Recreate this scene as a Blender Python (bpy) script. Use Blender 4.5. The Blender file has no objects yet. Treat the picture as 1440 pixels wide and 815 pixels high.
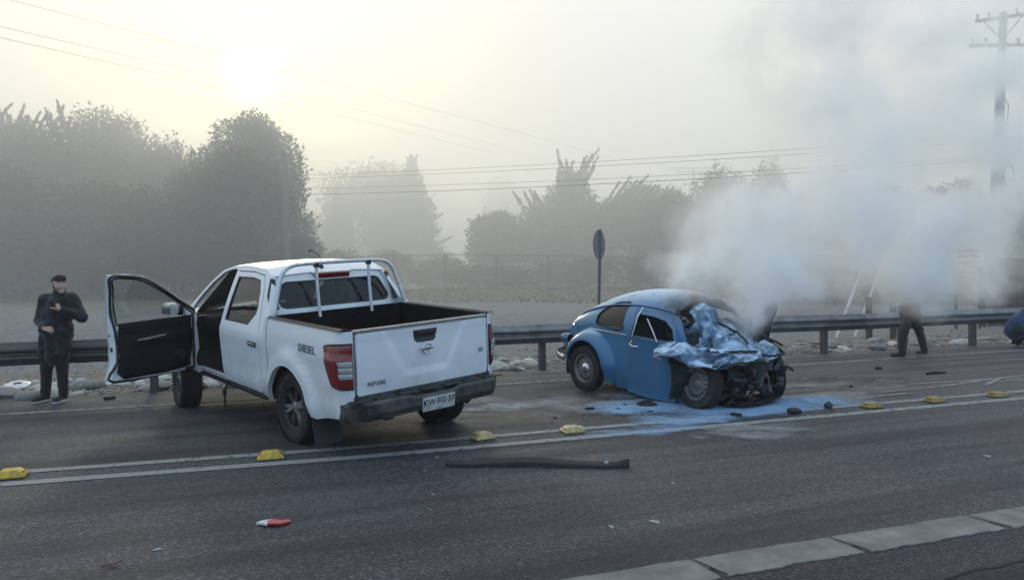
import bpy, bmesh, math, random
import numpy as np
from math import radians as RAD, sin, cos, pi, sqrt
from mathutils import Vector, Matrix, Euler, noise, geometry
random.seed(7)
rng = np.random.default_rng(7)
S = bpy.context.scene
COL = S.collection

# ------------------------------------------------------------------ camera
cam_d = bpy.data.cameras.new('camera')
cam = bpy.data.objects.new('camera', cam_d)
COL.objects.link(cam)
cam_d.sensor_width = 36.0
cam_d.lens = 26.0
cam_d.clip_start = 0.1
cam_d.clip_end = 3000
_yaw, _pitch, _roll = RAD(19.5), math.atan(16.5 / 1040), math.atan(0.0119)
_f = Vector((sin(_yaw), cos(_yaw), 0)); _r = Vector((cos(_yaw), -sin(_yaw), 0)); _u = Vector((0, 0, 1))
_f2 = _f * cos(_pitch) - _u * sin(_pitch); _u2 = _u * cos(_pitch) + _f * sin(_pitch)
_r3 = _r * cos(_roll) - _u2 * sin(_roll); _u3 = _u2 * cos(_roll) + _r * sin(_roll)
cam.matrix_world = Matrix(((_r3.x, _u3.x, -_f2.x, 0), (_r3.y, _u3.y, -_f2.y, 0), (_r3.z, _u3.z, -_f2.z, 1.6), (0, 0, 0, 1)))
S.camera = cam

# ------------------------------------------------------------------ world and sun
SUN_EL, SUN_AZ = RAD(14.5), RAD(0.5)                 # azimuth measured from +Y towards +X
W = bpy.data.worlds.new('World'); S.world = W; W.use_nodes = True
wn = W.node_tree; wn.nodes.clear()
w_out = wn.nodes.new('ShaderNodeOutputWorld')
w_bg = wn.nodes.new('ShaderNodeBackground'); w_bg.inputs['Strength'].default_value = 0.15
w_sky = wn.nodes.new('ShaderNodeTexSky'); w_sky.sky_type = 'NISHITA'; w_sky.sun_disc = False
w_sky.sun_elevation = SUN_EL; w_sky.sun_rotation = SUN_AZ
w_sky.air_density = 1.0; w_sky.dust_density = 3.0; w_sky.ozone_density = 1.0
w_mix = wn.nodes.new('ShaderNodeMix'); w_mix.data_type = 'RGBA'; w_mix.inputs[0].default_value = 0.98
# the fog bank: neutral grey towards the horizon, thinning to the blue of the clear sky overhead
w_tc = wn.nodes.new('ShaderNodeTexCoord'); w_sep = wn.nodes.new('ShaderNodeSeparateXYZ'); wn.links.new(w_tc.outputs['Generated'], w_sep.inputs[0])
w_dot = wn.nodes.new('ShaderNodeVectorMath'); w_dot.operation = 'DOT_PRODUCT'
w_dot.inputs[1].default_value = (sin(SUN_AZ) * cos(SUN_EL), cos(SUN_AZ) * cos(SUN_EL), sin(SUN_EL)); wn.links.new(w_tc.outputs['Generated'], w_dot.inputs[0])
w_ramp = wn.nodes.new('ShaderNodeValToRGB'); w_ramp.color_ramp.elements[0].position = .10; w_ramp.color_ramp.elements[0].color = (.232, .236, .236, 1)
w_ramp.color_ramp.elements[1].position = .42; w_ramp.color_ramp.elements[1].color = (.41, .412, .40, 1); wn.links.new(w_sep.outputs[2], w_ramp.inputs[0])
# the side away from the sun: dimmer, and blue through the thinning fog
w_side = wn.nodes.new('ShaderNodeMapRange'); w_side.interpolation_type = 'SMOOTHSTEP'; w_side.inputs[1].default_value = -.25; w_side.inputs[2].default_value = .8; wn.links.new(w_dot.outputs['Value'], w_side.inputs[0])
w_two = wn.nodes.new('ShaderNodeMix'); w_two.data_type = 'RGBA'; w_two.inputs[6].default_value = (.225, .325, .445, 1); wn.links.new(w_ramp.outputs[0], w_two.inputs[7]); wn.links.new(w_side.outputs[0], w_two.inputs[0])
w_gain = wn.nodes.new('ShaderNodeVectorMath'); w_gain.operation = 'SCALE'; w_gain.inputs['Scale'].default_value = 10.8; wn.links.new(w_two.outputs[2], w_gain.inputs[0]); wn.links.new(w_gain.outputs[0], w_mix.inputs[7])
wn.links.new(w_sky.outputs[0], w_mix.inputs[6])
# bright aureole of the sun in the fog
w_last = w_mix.outputs[2]
for w_pow, w_col in ((4500., (17., 16., 12.)), (700., (1.0, .9, .3)), (50., (3.25, 2.95, .4))):
    w_p = wn.nodes.new('ShaderNodeMath'); w_p.operation = 'POWER'; w_p.inputs[1].default_value = w_pow
    w_c = wn.nodes.new('ShaderNodeMath'); w_c.operation = 'MAXIMUM'; w_c.inputs[1].default_value = 0.; wn.links.new(w_dot.outputs['Value'], w_c.inputs[0]); wn.links.new(w_c.outputs[0], w_p.inputs[0])
    w_a = wn.nodes.new('ShaderNodeMix'); w_a.data_type = 'RGBA'; w_a.blend_type = 'MIX' if 50 < w_pow < 100 else 'ADD'; w_a.inputs[7].default_value = (*w_col, 1)
    wn.links.new(w_p.outputs[0], w_a.inputs[0]); wn.links.new(w_last, w_a.inputs[6]); w_last = w_a.outputs[2]
wn.links.new(w_last, w_bg.inputs['Color']); wn.links.new(w_bg.outputs[0], w_out.inputs['Surface'])
sun_d = bpy.data.lights.new('sun', 'SUN'); sun_d.energy = 1.4; sun_d.angle = RAD(10); sun_d.color = (1.0, 0.90, 0.68)
sun = bpy.data.objects.new('sun', sun_d); COL.objects.link(sun)
_sd = Vector((sin(SUN_AZ) * cos(SUN_EL), cos(SUN_AZ) * cos(SUN_EL), sin(SUN_EL)))
sun.rotation_euler = (-_sd).to_track_quat('-Z', 'Y').to_euler(); sun.location = _sd * 60
S.view_settings.view_transform = 'Standard'; S.view_settings.look = 'None'
S.view_settings.exposure = 0.58; S.view_settings.gamma = 1.0
S.view_settings.use_curve_mapping = False
S.cycles.volume_bounces = 14; S.cycles.max_bounces = 16; S.cycles.transparent_max_bounces = 12
S.cycles.diffuse_bounces = 3; S.cycles.use_denoising = True

# ------------------------------------------------------------------ material helpers
class NT:
    def __init__(s, m): s.t = m.node_tree
    def n(s, typ, **kw):
        nd = s.t.nodes.new('ShaderNode' + typ)
        for k, v in kw.items():
            if k.startswith('i_'):
                key = k[2:]; nd.inputs[int(key) if key.isdigit() else key.replace('_', ' ')].default_value = v
            else: setattr(nd, k, v)
        return nd
    def l(s, a, b): s.t.links.new(a, b)
    def noise(s, vec, scale, detail=4, rough=.55):
        n = s.n('TexNoise'); n.inputs['Scale'].default_value = scale; n.inputs['Detail'].default_value = detail
        n.inputs['Roughness'].default_value = rough
        if vec is not None: s.l(vec, n.inputs['Vector'])
        return n.outputs['Fac']
    def ramp(s, fac, stops):
        r = s.n('ValToRGB'); e = r.color_ramp.elements
        while len(e) < len(stops): e.new(.5)
        for el, (p, c) in zip(e, stops):
            el.position = p; el.color = (*c, 1) if len(c) == 3 else c
        s.l(fac, r.inputs[0]); return r.outputs[0]
    def rng(s, fac, a, b, c, d):
        m = s.n('MapRange'); m.inputs[1].default_value = a; m.inputs[2].default_value = b
        m.inputs[3].default_value = c; m.inputs[4].default_value = d; s.l(fac, m.inputs[0]); return m.outputs[0]
    def mix(s, fac, a, b):
        m = s.n('Mix', data_type='RGBA')
        for src, i in ((fac, 0), (a, 6), (b, 7)):
            if isinstance(src, (int, float)): m.inputs[i].default_value = src
            elif isinstance(src, tuple): m.inputs[i].default_value = (*src, 1)
            else: s.l(src, m.inputs[i])
        return m.outputs[2]
    def math(s, op, a, b=None):
        m = s.n('Math', operation=op)
        for src, i in ((a, 0), (b, 1)):
            if src is None: continue
            if isinstance(src, (int, float)): m.inputs[i].default_value = src
            else: s.l(src, m.inputs[i])
        return m.outputs[0]
    def bump(s, h, strength, dist, bsdf):
        b = s.n('Bump'); b.inputs['Strength'].default_value = strength; b.inputs['Distance'].default_value = dist
        s.l(h, b.inputs['Height']); s.l(b.outputs[0], bsdf.inputs['Normal'])

def new_mat(name):
    m = bpy.data.materials.new(name); m.use_nodes = True
    return m, NT(m), m.node_tree.nodes['Principled BSDF']

def mat(name, col, rough=.6, metal=0., var=.25, scale=12., bump=0., bscale=60., coat=0., spec=.5, dust=None):
    """plain surface with a little colour variation and grain; dust = (colour, amount, noise scale)"""
    m, t, b = new_mat(name)
    tc = t.n('TexCoord').outputs['Object']
    f = t.noise(tc, scale, 5)
    lo = tuple(c * (1 - var) for c in col); hi = tuple(min(1, c * (1 + var)) for c in col)
    c = t.ramp(f, [(.3, lo), (.7, hi)])
    if dust:
        dn = t.noise(tc, dust[2], 6, .65)
        c = t.mix(t.rng(dn, .5 - dust[1] * .3, .75, 0, min(1, dust[1] * 1.6)), c, dust[0])
    t.l(c, b.inputs['Base Color'])
    b.inputs['Metallic'].default_value = metal
    t.l(t.rng(t.noise(tc, scale * 2.3, 3), .2, .8, max(.02, rough - .12), min(1, rough + .12)), b.inputs['Roughness'])
    b.inputs['Specular IOR Level'].default_value = spec
    if coat: b.inputs['Coat Weight'].default_value = coat; b.inputs['Coat Roughness'].default_value = .08
    if bump: t.bump(t.noise(tc, bscale, 4), bump, .01, b)
    return m

def glass_mat(name, tint=(.55, .6, .6), refl=.9, tr=None):
    m, t, b = new_mat(name); t.t.nodes.remove(b)
    out = t.t.nodes['Material Output']
    a = t.n('BsdfTransparent'); a.inputs[0].default_value = (*tint, 1)
    g = t.n('BsdfGlossy'); g.inputs[0].default_value = (refl, refl, refl, 1); g.inputs['Roughness'].default_value = .03
    fr = t.n('Fresnel'); fr.inputs[0].default_value = 1.5
    mx = t.n('MixShader'); t.l(t.math('MULTIPLY', fr.outputs[0], 1.0), mx.inputs[0]); t.l(a.outputs[0], mx.inputs[1]); t.l(g.outputs[0], mx.inputs[2])
    t.l(mx.outputs[0], out.inputs['Surface'])
    return m

# ------------------------------------------------------------------ mesh helpers
def link(name, me, parent=None, loc=None, rot=None):
    o = bpy.data.objects.new(name, me); COL.objects.link(o)
    if parent is not None: o.parent = parent
    if loc is not None: o.location = loc
    if rot is not None: o.rotation_euler = rot
    return o

def tag(o, label=None, cat=None, group=None, kind=None):
    if label: o['label'] = label
    if cat: o['category'] = cat
    if group: o['group'] = group
    if kind: o['kind'] = kind
    return o

def empty(name, loc, rz=0.):
    o = bpy.data.objects.new(name, None); COL.objects.link(o)
    o.location = loc; o.rotation_euler = (0, 0, rz); o.empty_display_size = .2
    return o

def smooth(me, ang=35):
    if len(me.polygons) == 0: return me
    me.polygons.foreach_set('use_smooth', [True] * len(me.polygons))
    if ang is not None: me.set_sharp_from_angle(angle=RAD(ang))
    return me

def bez(p, n=8):
    """smooth closed/open polyline through points (Catmull-Rom)"""
    P = [Vector(q) for q in p]; out = []
    for i in range(len(P) - 1):
        a = P[max(i - 1, 0)]; b = P[i]; c = P[i + 1]; d = P[min(i + 2, len(P) - 1)]
        for k in range(n):
            t = k / n
            out.append(.5 * ((2 * b) + (c - a) * t + (2 * a - 5 * b + 4 * c - d) * t * t + (3 * b - a - 3 * c + d) * t ** 3))
    out.append(P[-1]); return out

class MB:
    def __init__(s): s.v = []; s.f = []; s.m = []; s.mi = 0
    def add(s, vs, fs):
        o = len(s.v); s.v += [tuple(v) for v in vs]
        s.f += [tuple(i + o for i in f) for f in fs]; s.m += [s.mi] * len(fs); return s
    def box(s, c, size, rot=None, bev=0.):
        hx, hy, hz = (q / 2 for q in size); c = Vector(c)
        if bev <= 0:
            vs = [Vector((x, y, z)) for x in (-hx, hx) for y in (-hy, hy) for z in (-hz, hz)]
            fs = [(0, 1, 3, 2), (4, 6, 7, 5), (0, 4, 5, 1), (2, 3, 7, 6), (0, 2, 6, 4), (1, 5, 7, 3)]
        else:
            bm = bmesh.new(); bmesh.ops.create_cube(bm, size=1)
            for v in bm.verts: v.co = Vector((v.co.x * hx * 2, v.co.y * hy * 2, v.co.z * hz * 2))
            bmesh.ops.bevel(bm, geom=bm.edges[:], offset=bev, segments=2, affect='EDGES', profile=.5)
            bm.verts.index_update(); vs = [v.co.copy() for v in bm.verts]; fs = [[v.index for v in f.verts] for f in bm.faces]; bm.free()
        if rot is not None:
            R = Euler(rot).to_matrix(); vs = [R @ v for v in vs]
        return s.add([v + c for v in vs], fs)
    def tube(s, pts, r, n=8, caps=True):
        P = [Vector(p) for p in pts]; vs = []; fs = []
        R = r if isinstance(r, (list, tuple)) else [r] * len(P)
        up = None
        for i, p in enumerate(P):
            d = (P[min(i + 1, len(P) - 1)] - P[max(i - 1, 0)]).normalized()
            if up is None:
                a = Vector((0, 0, 1)) if abs(d.z) < .9 else Vector((1, 0, 0)); up = (a - d * a.dot(d)).normalized()
            else:
                up = (up - d * up.dot(d)); up = up.normalized() if up.length > 1e-6 else d.orthogonal().normalized()
            q = d.cross(up)
            for k in range(n):
                a = 2 * pi * k / n; vs.append(p + (up * cos(a) + q * sin(a)) * R[i])
        for i in range(len(P) - 1):
            for k in range(n):
                a = i * n + k; b = i * n + (k + 1) % n; fs.append((a, b, b + n, a + n))
        if caps: fs.append(tuple(range(n - 1, -1, -1))); fs.append(tuple((len(P) - 1) * n + k for k in range(n)))
        return s.add(vs, fs)
    def lathe(s, prof, n=32, axis='y', c=(0, 0, 0), closed=False):
        """prof: (r, a) pairs, a along axis"""
        vs = []; fs = []; c = Vector(c); L = len(prof)
        for k in range(n):
            t = 2 * pi * k / n
            for r, a in prof:
                p = {'y': (r * cos(t), a, r * sin(t)), 'x': (a, r * cos(t), r * sin(t)), 'z': (r * cos(t), r * sin(t), a)}[axis]
                vs.append(c + Vector(p))
        for k in range(n):
            k2 = (k + 1) % n
            for j in range(L if closed else L - 1):
                j2 = (j + 1) % L
                fs.append((k * L + j, k2 * L + j, k2 * L + j2, k * L + j2))
        return s.add(vs, fs)
    def grid(s, fn, nu, nv):
        vs = [fn(i / nu, j / nv) for i in range(nu + 1) for j in range(nv + 1)]
        fs = [(i * (nv + 1) + j, (i + 1) * (nv + 1) + j, (i + 1) * (nv + 1) + j + 1, i * (nv + 1) + j + 1) for i in range(nu) for j in range(nv)]
        return s.add(vs, fs)
    def extrude(s, prof, d, closed=True):
        """prof: list of 3d points, d: vector; closed prism"""
        n = len(prof); d = Vector(d); P = [Vector(p) for p in prof]
        fs = [(i, (i + 1) % n, (i + 1) % n + n, i + n) for i in range(n if closed else n - 1)]
        if closed: fs += [tuple(range(n - 1, -1, -1)), tuple(range(n, 2 * n))]
        return s.add(P + [p + d for p in P], fs)
    def panel(s, outline, holes, fn, step=.08, thick=0., out=None):
        """2-D outline (with holes), triangulated with interior points, mapped to 3-D by fn(x, y); thick > 0 adds a back
        side, offset along the vector out (or the vertex normals)"""
        pts = []; edges = []; faces = []
        def loop(L):
            dn = []
            for i in range(len(L)):
                a = Vector(L[i][:2]); b = Vector(L[(i + 1) % len(L)][:2]); k = max(1, int((b - a).length / step + .5))
                dn += [a.lerp(b, q / k) for q in range(k)]
            o = len(pts); pts.extend(dn); edges.extend([(o + i, o + (i + 1) % len(dn)) for i in range(len(dn))]); return dn
        ol = loop(outline); hl = [loop(h) for h in holes]
        x0 = min(p.x for p in ol); x1 = max(p.x for p in ol); y0 = min(p.y for p in ol); y1 = max(p.y for p in ol)
        A = np.array([[p.x, p.y] for p in pts])
        gx = np.arange(x0 + step * .5, x1, step); gy = np.arange(y0 + step * .5, y1, step)
        for x in gx:
            for y in gy:
                if np.min((A[:, 0] - x) ** 2 + (A[:, 1] - y) ** 2) > (step * .45) ** 2: pts.append(Vector((x, y)))
        r = geometry.delaunay_2d_cdt([Vector(p) for p in pts], edges, [], 2, 1e-6)
        V2, F = r[0], r[2]
        def inside(p, L):
            c = False; n = len(L)
            for i in range(n):
                a = L[i]; b = L[(i + 1) % n]
                if (a.y > p.y) != (b.y > p.y) and p.x < (b.x - a.x) * (p.y - a.y) / (b.y - a.y) + a.x: c = not c
            return c
        keep = []
        for f in F:
            c = (V2[f[0]] + V2[f[1]] + V2[f[2]]) / 3
            if inside(c, ol) and not any(inside(c, h) for h in hl): keep.append(list(f))
        P = [Vector(fn(p.x, p.y)) for p in V2]
        if thick == 0: return s.add(P, keep)
        N = [Vector() for _ in P]
        for f in keep:
            nn = (P[f[1]] - P[f[0]]).cross(P[f[2]] - P[f[0]])
            for i in f: N[i] += nn
        B = []
        for p, q in zip(P, N):
            B.append(p + (Vector(out) * thick if out is not None else -q.normalized() * thick))
        n = len(P); cnt = {}
        for f in keep:
            for i in range(3):
                e = (f[i], f[(i + 1) % 3]); cnt[e] = cnt.get(e, 0) + 1
        rim = [e for e in cnt if (e[1], e[0]) not in cnt]
        return s.add(P + B, keep + [[f[2] + n, f[1] + n, f[0] + n] for f in keep] + [[b, a, a + n, b + n] for a, b in rim])
    def xf(s, M, start=0):
        s.v = s.v[:start] + [tuple(M @ Vector(v)) for v in s.v[start:]]; return s
    def build(s, name, mats, parent=None, ang=35, loc=None, rot=None, recalc=True):
        me = bpy.data.meshes.new(name); me.from_pydata(s.v, [], s.f)
        mats = mats if isinstance(mats, (list, tuple)) else [mats]
        for m in mats: me.materials.append(m)
        if len(mats) > 1: me.polygons.foreach_set('material_index', s.m)
        if recalc:
            bm = bmesh.new(); bm.from_mesh(me); bmesh.ops.recalc_face_normals(bm, faces=bm.faces[:]); bm.to_mesh(me); bm.free()
        if ang is not None: smooth(me, ang)
        me.update(); return link(name, me, parent, loc, rot)

def np_mesh(name, V, F, m, parent=None, sm=None):
    """V (n,3) array, F (m,k) array of equal sized faces"""
    me = bpy.data.meshes.new(name); F = np.asarray(F); k = F.shape[1]
    me.vertices.add(len(V)); me.vertices.foreach_set('co', np.asarray(V, np.float32).ravel())
    me.loops.add(F.size); me.loops.foreach_set('vertex_index', F.astype(np.int32).ravel())
    me.polygons.add(len(F)); me.polygons.foreach_set('loop_start', np.arange(0, F.size, k, dtype=np.int32))
    me.update(calc_edges=True); me.materials.append(m)
    if sm: smooth(me, sm)
    return link(name, me, parent)

def text_mesh(name, txt, size, m, parent, M, depth=.003, shear=0., offset=0., spacing=1.0):
    cu = bpy.data.curves.new(name, 'FONT'); cu.body = txt; cu.size = size; cu.extrude = depth; cu.align_x = 'CENTER'; cu.align_y = 'CENTER'
    cu.shear = shear; cu.offset = offset; cu.space_character = spacing; cu.resolution_u = 3
    tmp = bpy.data.objects.new('tmp', cu); COL.objects.link(tmp)
    me = bpy.data.meshes.new_from_object(tmp.evaluated_get(bpy.context.evaluated_depsgraph_get()))
    bpy.data.objects.remove(tmp); bpy.data.curves.remove(cu)
    me.name = name; me.transform(M); me.materials.clear(); me.materials.append(m)
    return link(name, me, parent)

def smin(a, b, k):
    h = np.clip(.5 + .5 * (b - a) / k, 0, 1); return b + (a - b) * h - k * h * (1 - h)

def sdf_mesh(prims, vox=.012, k=.03, bumps=0., seed=0):
    """smooth union of tapered capsules ('c', a, b, ra, rb[, k]) and ellipsoids ('e', c, (rx, ry, rz)[, k]) -> quads by surface nets"""
    lo = np.full(3, 1e9); hi = np.full(3, -1e9)
    for p in prims:
        if p[0] == 'c':
            for q, r in ((p[1], p[3]), (p[2], p[4])): lo = np.minimum(lo, np.array(q) - r); hi = np.maximum(hi, np.array(q) + r)
        else: lo = np.minimum(lo, np.array(p[1]) - max(p[2])); hi = np.maximum(hi, np.array(p[1]) + max(p[2]))
    lo -= 3 * vox + k * .4; hi += 3 * vox + k * .4
    n = np.ceil((hi - lo) / vox).astype(int) + 1
    D = np.full(n, 1.0)
    for p in prims:
        kk = k
        if p[0] == 'c':
            a = np.array(p[1], float); b = np.array(p[2], float); ra, rb = p[3], p[4]
            if len(p) > 5: kk = p[5]
            mn = np.minimum(a - ra, b - rb); mx = np.maximum(a + ra, b + rb)
        else:
            a = np.array(p[1], float); R = np.array(p[2], float); mn = a - R; mx = a + R
            if len(p) > 3: kk = p[3]
        i0 = np.maximum(((mn - lo - kk - 3 * vox) / vox).astype(int), 0); i1 = np.minimum(((mx - lo + kk + 3 * vox) / vox).astype(int) + 2, n)
        X, Y, Z = np.meshgrid(*[lo[d] + vox * np.arange(i0[d], i1[d]) for d in range(3)], indexing='ij')
        if p[0] == 'c':
            ab = b - a; L = max(ab @ ab, 1e-9)
            t = np.clip(((X - a[0]) * ab[0] + (Y - a[1]) * ab[1] + (Z - a[2]) * ab[2]) / L, 0, 1)
            d = np.sqrt((X - a[0] - t * ab[0]) ** 2 + (Y - a[1] - t * ab[1]) ** 2 + (Z - a[2] - t * ab[2]) ** 2) - (ra + (rb - ra) * t)
        else:
            q = np.sqrt(((X - a[0]) / R[0]) ** 2 + ((Y - a[1]) / R[1]) ** 2 + ((Z - a[2]) / R[2]) ** 2)
            d = (q - 1) * R.min()
        sl = tuple(slice(i0[q], i1[q]) for q in range(3))
        D[sl] = smin(D[sl], d, kk)
    if bumps:
        X, Y, Z = np.meshgrid(*[lo[d] + vox * np.arange(n[d]) for d in range(3)], indexing='ij')
        D = D + bumps * (np.sin(X * 31 + seed + 3 * np.sin(Z * 13)) * np.sin(Y * 27 + 2 * np.sin(X * 11)) * np.sin(Z * 23 + seed * 2 + 2 * np.sin(Y * 17)))
    s = D < 0
    c = np.zeros(n - 1, int); acc = np.zeros((*(n - 1), 3)); cnt = np.zeros(n - 1)
    nx, ny, nz = n
    for ax in range(3):
        A = [slice(None)] * 3; B = [slice(None)] * 3; A[ax] = slice(0, -1); B[ax] = slice(1, None)
        d0 = D[tuple(A)]; d1 = D[tuple(B)]; cr = (d0 < 0) != (d1 < 0)
        t = np.where(cr, d0 / np.where(cr, d0 - d1, 1), 0)
        I = np.argwhere(cr); tt = t[cr]; pos = I.astype(float); pos[:, ax] += tt
        o = [q for q in range(3) if q != ax]
        for da in (0, 1):
            for db in (0, 1):
                J = I.copy(); J[:, o[0]] -= da; J[:, o[1]] -= db
                ok = np.all((J >= 0) & (J < n - 1), axis=1); J = J[ok]
                np.add.at(acc, tuple(J.T), pos[ok]); np.add.at(cnt, tuple(J.T), 1)
    cells = cnt > 0; idx = np.full(n - 1, -1); idx[cells] = np.arange(cells.sum())
    V = lo + vox * (acc[cells] / cnt[cells][:, None])
    F = []
    for ax in range(3):
        A = [slice(None)] * 3; B = [slice(None)] * 3; A[ax] = slice(0, -1); B[ax] = slice(1, None)
        s0 = s[tuple(A)]; s1 = s[tuple(B)]; I = np.argwhere(s0 != s1); flip = s0[tuple(I.T)]
        o = [(ax + 1) % 3, (ax + 2) % 3]
        q = []
        for da, db in ((1, 1), (0, 1), (0, 0), (1, 0)):
            J = I.copy(); J[:, o[0]] -= da; J[:, o[1]] -= db; q.append(idx[tuple(np.clip(J, 0, n - 2).T)])
        q = np.stack(q, 1); q[~flip] = q[~flip][:, ::-1]; F.append(q)
    return V, np.concatenate(F)

def nz(x, y=0., z=0.): return noise.noise(Vector((x, y, z)))
def sstep(a, b, x):
    t = min(1, max(0, (x - a) / (b - a))); return t * t * (3 - 2 * t)
# ------------------------------------------------------------------ survey helper: a sight line of the photograph, at a distance Z in front of the camera
def at(x, y, Z):
    return Vector((0, 0, 1.6)) + _f2 * Z + _r3 * ((x - 720) / 1040 * Z) - _u3 * ((y - 407.5) / 1040 * Z)

def ground_z(x, y):
    z = 0.
    z -= .10 * sstep(12.4, 15.5, y)
    z += .95 * sstep(17, 40, y) + 1.1 * sstep(44, 110, y) + 3 * sstep(110, 320, y)
    if y > 12.2:
        a = sstep(12.2, 14, y)
        z += a * (.05 * nz(x * .8, y * .8) + .03 * nz(x * 2.7, y * 2.7, 4)) + sstep(20, 40, y) * .18 * nz(x * .12, y * .12, 9)
    return z

# ------------------------------------------------------------------ ground and road materials
def ground_material():
    m, t, b = new_mat('earth')
    tc = t.n('TexCoord').outputs['Object']
    sep = t.n('SeparateXYZ'); t.l(tc, sep.inputs[0]); Y = sep.outputs[1]
    n1 = t.noise(tc, 1.1, 6, .6); n2 = t.noise(tc, 14, 6, .65); n3 = t.noise(tc, .25, 4)
    vor = t.n('TexVoronoi'); vor.inputs['Scale'].default_value = 16; t.l(tc, vor.inputs['Vector'])
    sand = t.ramp(n2, [(.28, (.12, .10, .08)), (.5, (.23, .20, .165)), (.75, (.34, .31, .265))])
    sand = t.mix(t.rng(n1, .45, .7, 0, .6), sand, (.11, .095, .075))
    grav = t.ramp(vor.outputs['Color'], [(.1, (.10, .10, .10)), (.5, (.2, .2, .2)), (.9, (.33, .33, .325))])
    grav = t.mix(t.rng(n3, .4, .7, 0, .5), grav, (.2, .185, .16))
    grass = t.ramp(n2, [(.3, (.08, .075, .045)), (.55, (.19, .165, .105)), (.8, (.3, .26, .18))])
    yj = t.math('ADD', Y, t.rng(n3, .3, .7, -2.2, 2.2))
    yk = t.math('ADD', Y, t.rng(n1, .3, .7, -.8, .8))
    c = t.mix(t.rng(yk, 15.2, 17.5, 0, 1), sand, grav)
    c = t.mix(t.rng(yj, 31.5, 35, 0, 1), c, grass)
    t.l(c, b.inputs['Base Color']); b.inputs['Roughness'].default_value = .95
    b.inputs['Specular IOR Level'].default_value = .2
    t.bump(t.math('ADD', n2, vor.outputs['Distance']), .7, .04, b)
    return m

def asphalt_material(name, lo, hi, rough, worn, wet=()):
    m, t, b = new_mat(name)
    tc = t.n('TexCoord').outputs['Object']
    v = t.n('TexVoronoi'); v.inputs['Scale'].default_value = 75; t.l(tc, v.inputs['Vector'])
    sepc = t.n('SeparateColor'); t.l(v.outputs['Color'], sepc.inputs[0])
    f = t.noise(tc, 130, 5, .7); big = t.noise(tc, .55, 5, .6)
    mp = t.n('Mapping'); mp.inputs['Scale'].default_value = (.12, 1.6, 1); t.l(tc, mp.inputs['Vector'])
    streak = t.noise(mp.outputs[0], 1.3, 4, .55)
    c = t.ramp(sepc.outputs[0], [(.0, lo), (.62, tuple((a + q) / 2 for a, q in zip(lo, hi))), (.86, hi), (1., worn)])
    c = t.mix(t.rng(f, .35, .75, .0, .75), c, lo)
    coarse = t.noise(tc, 27, 4, .8); c = t.mix(t.rng(coarse, .49, .56, 0, .9), c, tuple(q * .6 for q in lo)); c = t.mix(t.rng(t.noise(tc, 38, 3, .8), .54, .61, 0, .9), c, tuple(q * 1.35 for q in worn))
    c = t.mix(t.rng(big, .42, .72, 0, .45), c, tuple(q * .9 for q in worn))
    c = t.mix(t.rng(streak, .42, .66, 0, .7), c, tuple(q * .8 for q in lo))
    t.l(c, b.inputs['Base Color'])
    r = t.math('ADD', t.rng(big, .3, .7, rough - .1, rough + .12), t.rng(streak, .3, .7, -.08, .08))
    if wet:      # damp patch left by the extinguishers between the two vehicles
        tot = None
        for (x, y, rx, ry) in wet:
            mp2 = t.n('Mapping'); mp2.vector_type = 'TEXTURE'; mp2.inputs['Location'].default_value = (x, y, 0); mp2.inputs['Scale'].default_value = (rx, ry, 50); t.l(tc, mp2.inputs['Vector'])
            ln = t.n('VectorMath', operation='LENGTH'); t.l(mp2.outputs[0], ln.inputs[0]); g_ = t.rng(ln.outputs['Value'], 1., .3, 0, 1); tot = g_ if tot is None else t.math('MAXIMUM', tot, g_)
        wm_ = t.rng(t.math('ADD', tot, t.rng(t.noise(tc, 2.2, 6, .65), .3, .7, -.45, .3)), .25, .75, 0, 1)
        r = t.math('SUBTRACT', r, t.math('MULTIPLY', wm_, .36)); c2 = t.mix(t.math('MULTIPLY', wm_, .55), c, lo); t.l(c2, b.inputs['Base Color'])
    t.l(r, b.inputs['Roughness']); b.inputs['Specular IOR Level'].default_value = .45
    t.bump(t.math('ADD', t.math('ADD', v.outputs['Distance'], f), t.math('MULTIPLY', coarse, 1.6)), .8, .016, b)
    return m

M_EARTH = ground_material()
M_ASPH = asphalt_material('asphalt', (.015, .0158, .0195), (.092, .095, .114), .54, (.14, .141, .158), ((3.4, 9.0, 2.4, 1.3), (4.2, 8.0, 2.2, 1.0), (7.8, 8.8, 2.6, .9), (1.6, 9.6, 1.5, .8)))
M_ASPH2 = asphalt_material('old_asphalt', (.011, .011, .0135), (.058, .059, .070), .72, (.12, .121, .138))

def strip_sheet(name, X, Ylo, Yhi, z, m, nY=1, kind='structure'):
    b = MB(); n = len(X); vs = []; fs = []
    for i in range(n):
        for j in range(nY + 1):
            y = Ylo[i] + (Yhi[i] - Ylo[i]) * j / nY
            vs.append((X[i], y, z))
    for i in range(n - 1):
        for j in range(nY):
            a = i * (nY + 1) + j; fs.append((a, a + nY + 1, a + nY + 2, a + 1))
    b.add(vs, fs); o = b.build(name, m, ang=None)
    if kind: o['kind'] = kind
    return o

gx = np.concatenate([np.arange(-400, -40, 30), np.arange(-40, 60, 1.2), np.arange(60, 420, 30)])
gy = np.concatenate([np.arange(-80, 12, 6), np.arange(12, 20, .4), np.arange(20, 60, 1.5), np.arange(60, 620, 30)])
b = MB(); NYg = len(gy)
b.add([(x, y, ground_z(x, y)) for x in gx for y in gy],
      [(i * NYg + j, (i + 1) * NYg + j, (i + 1) * NYg + j + 1, i * NYg + j + 1) for i in range(len(gx) - 1) for j in range(NYg - 1)])
o = b.build('ground', M_EARTH); o['kind'] = 'structure'

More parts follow.
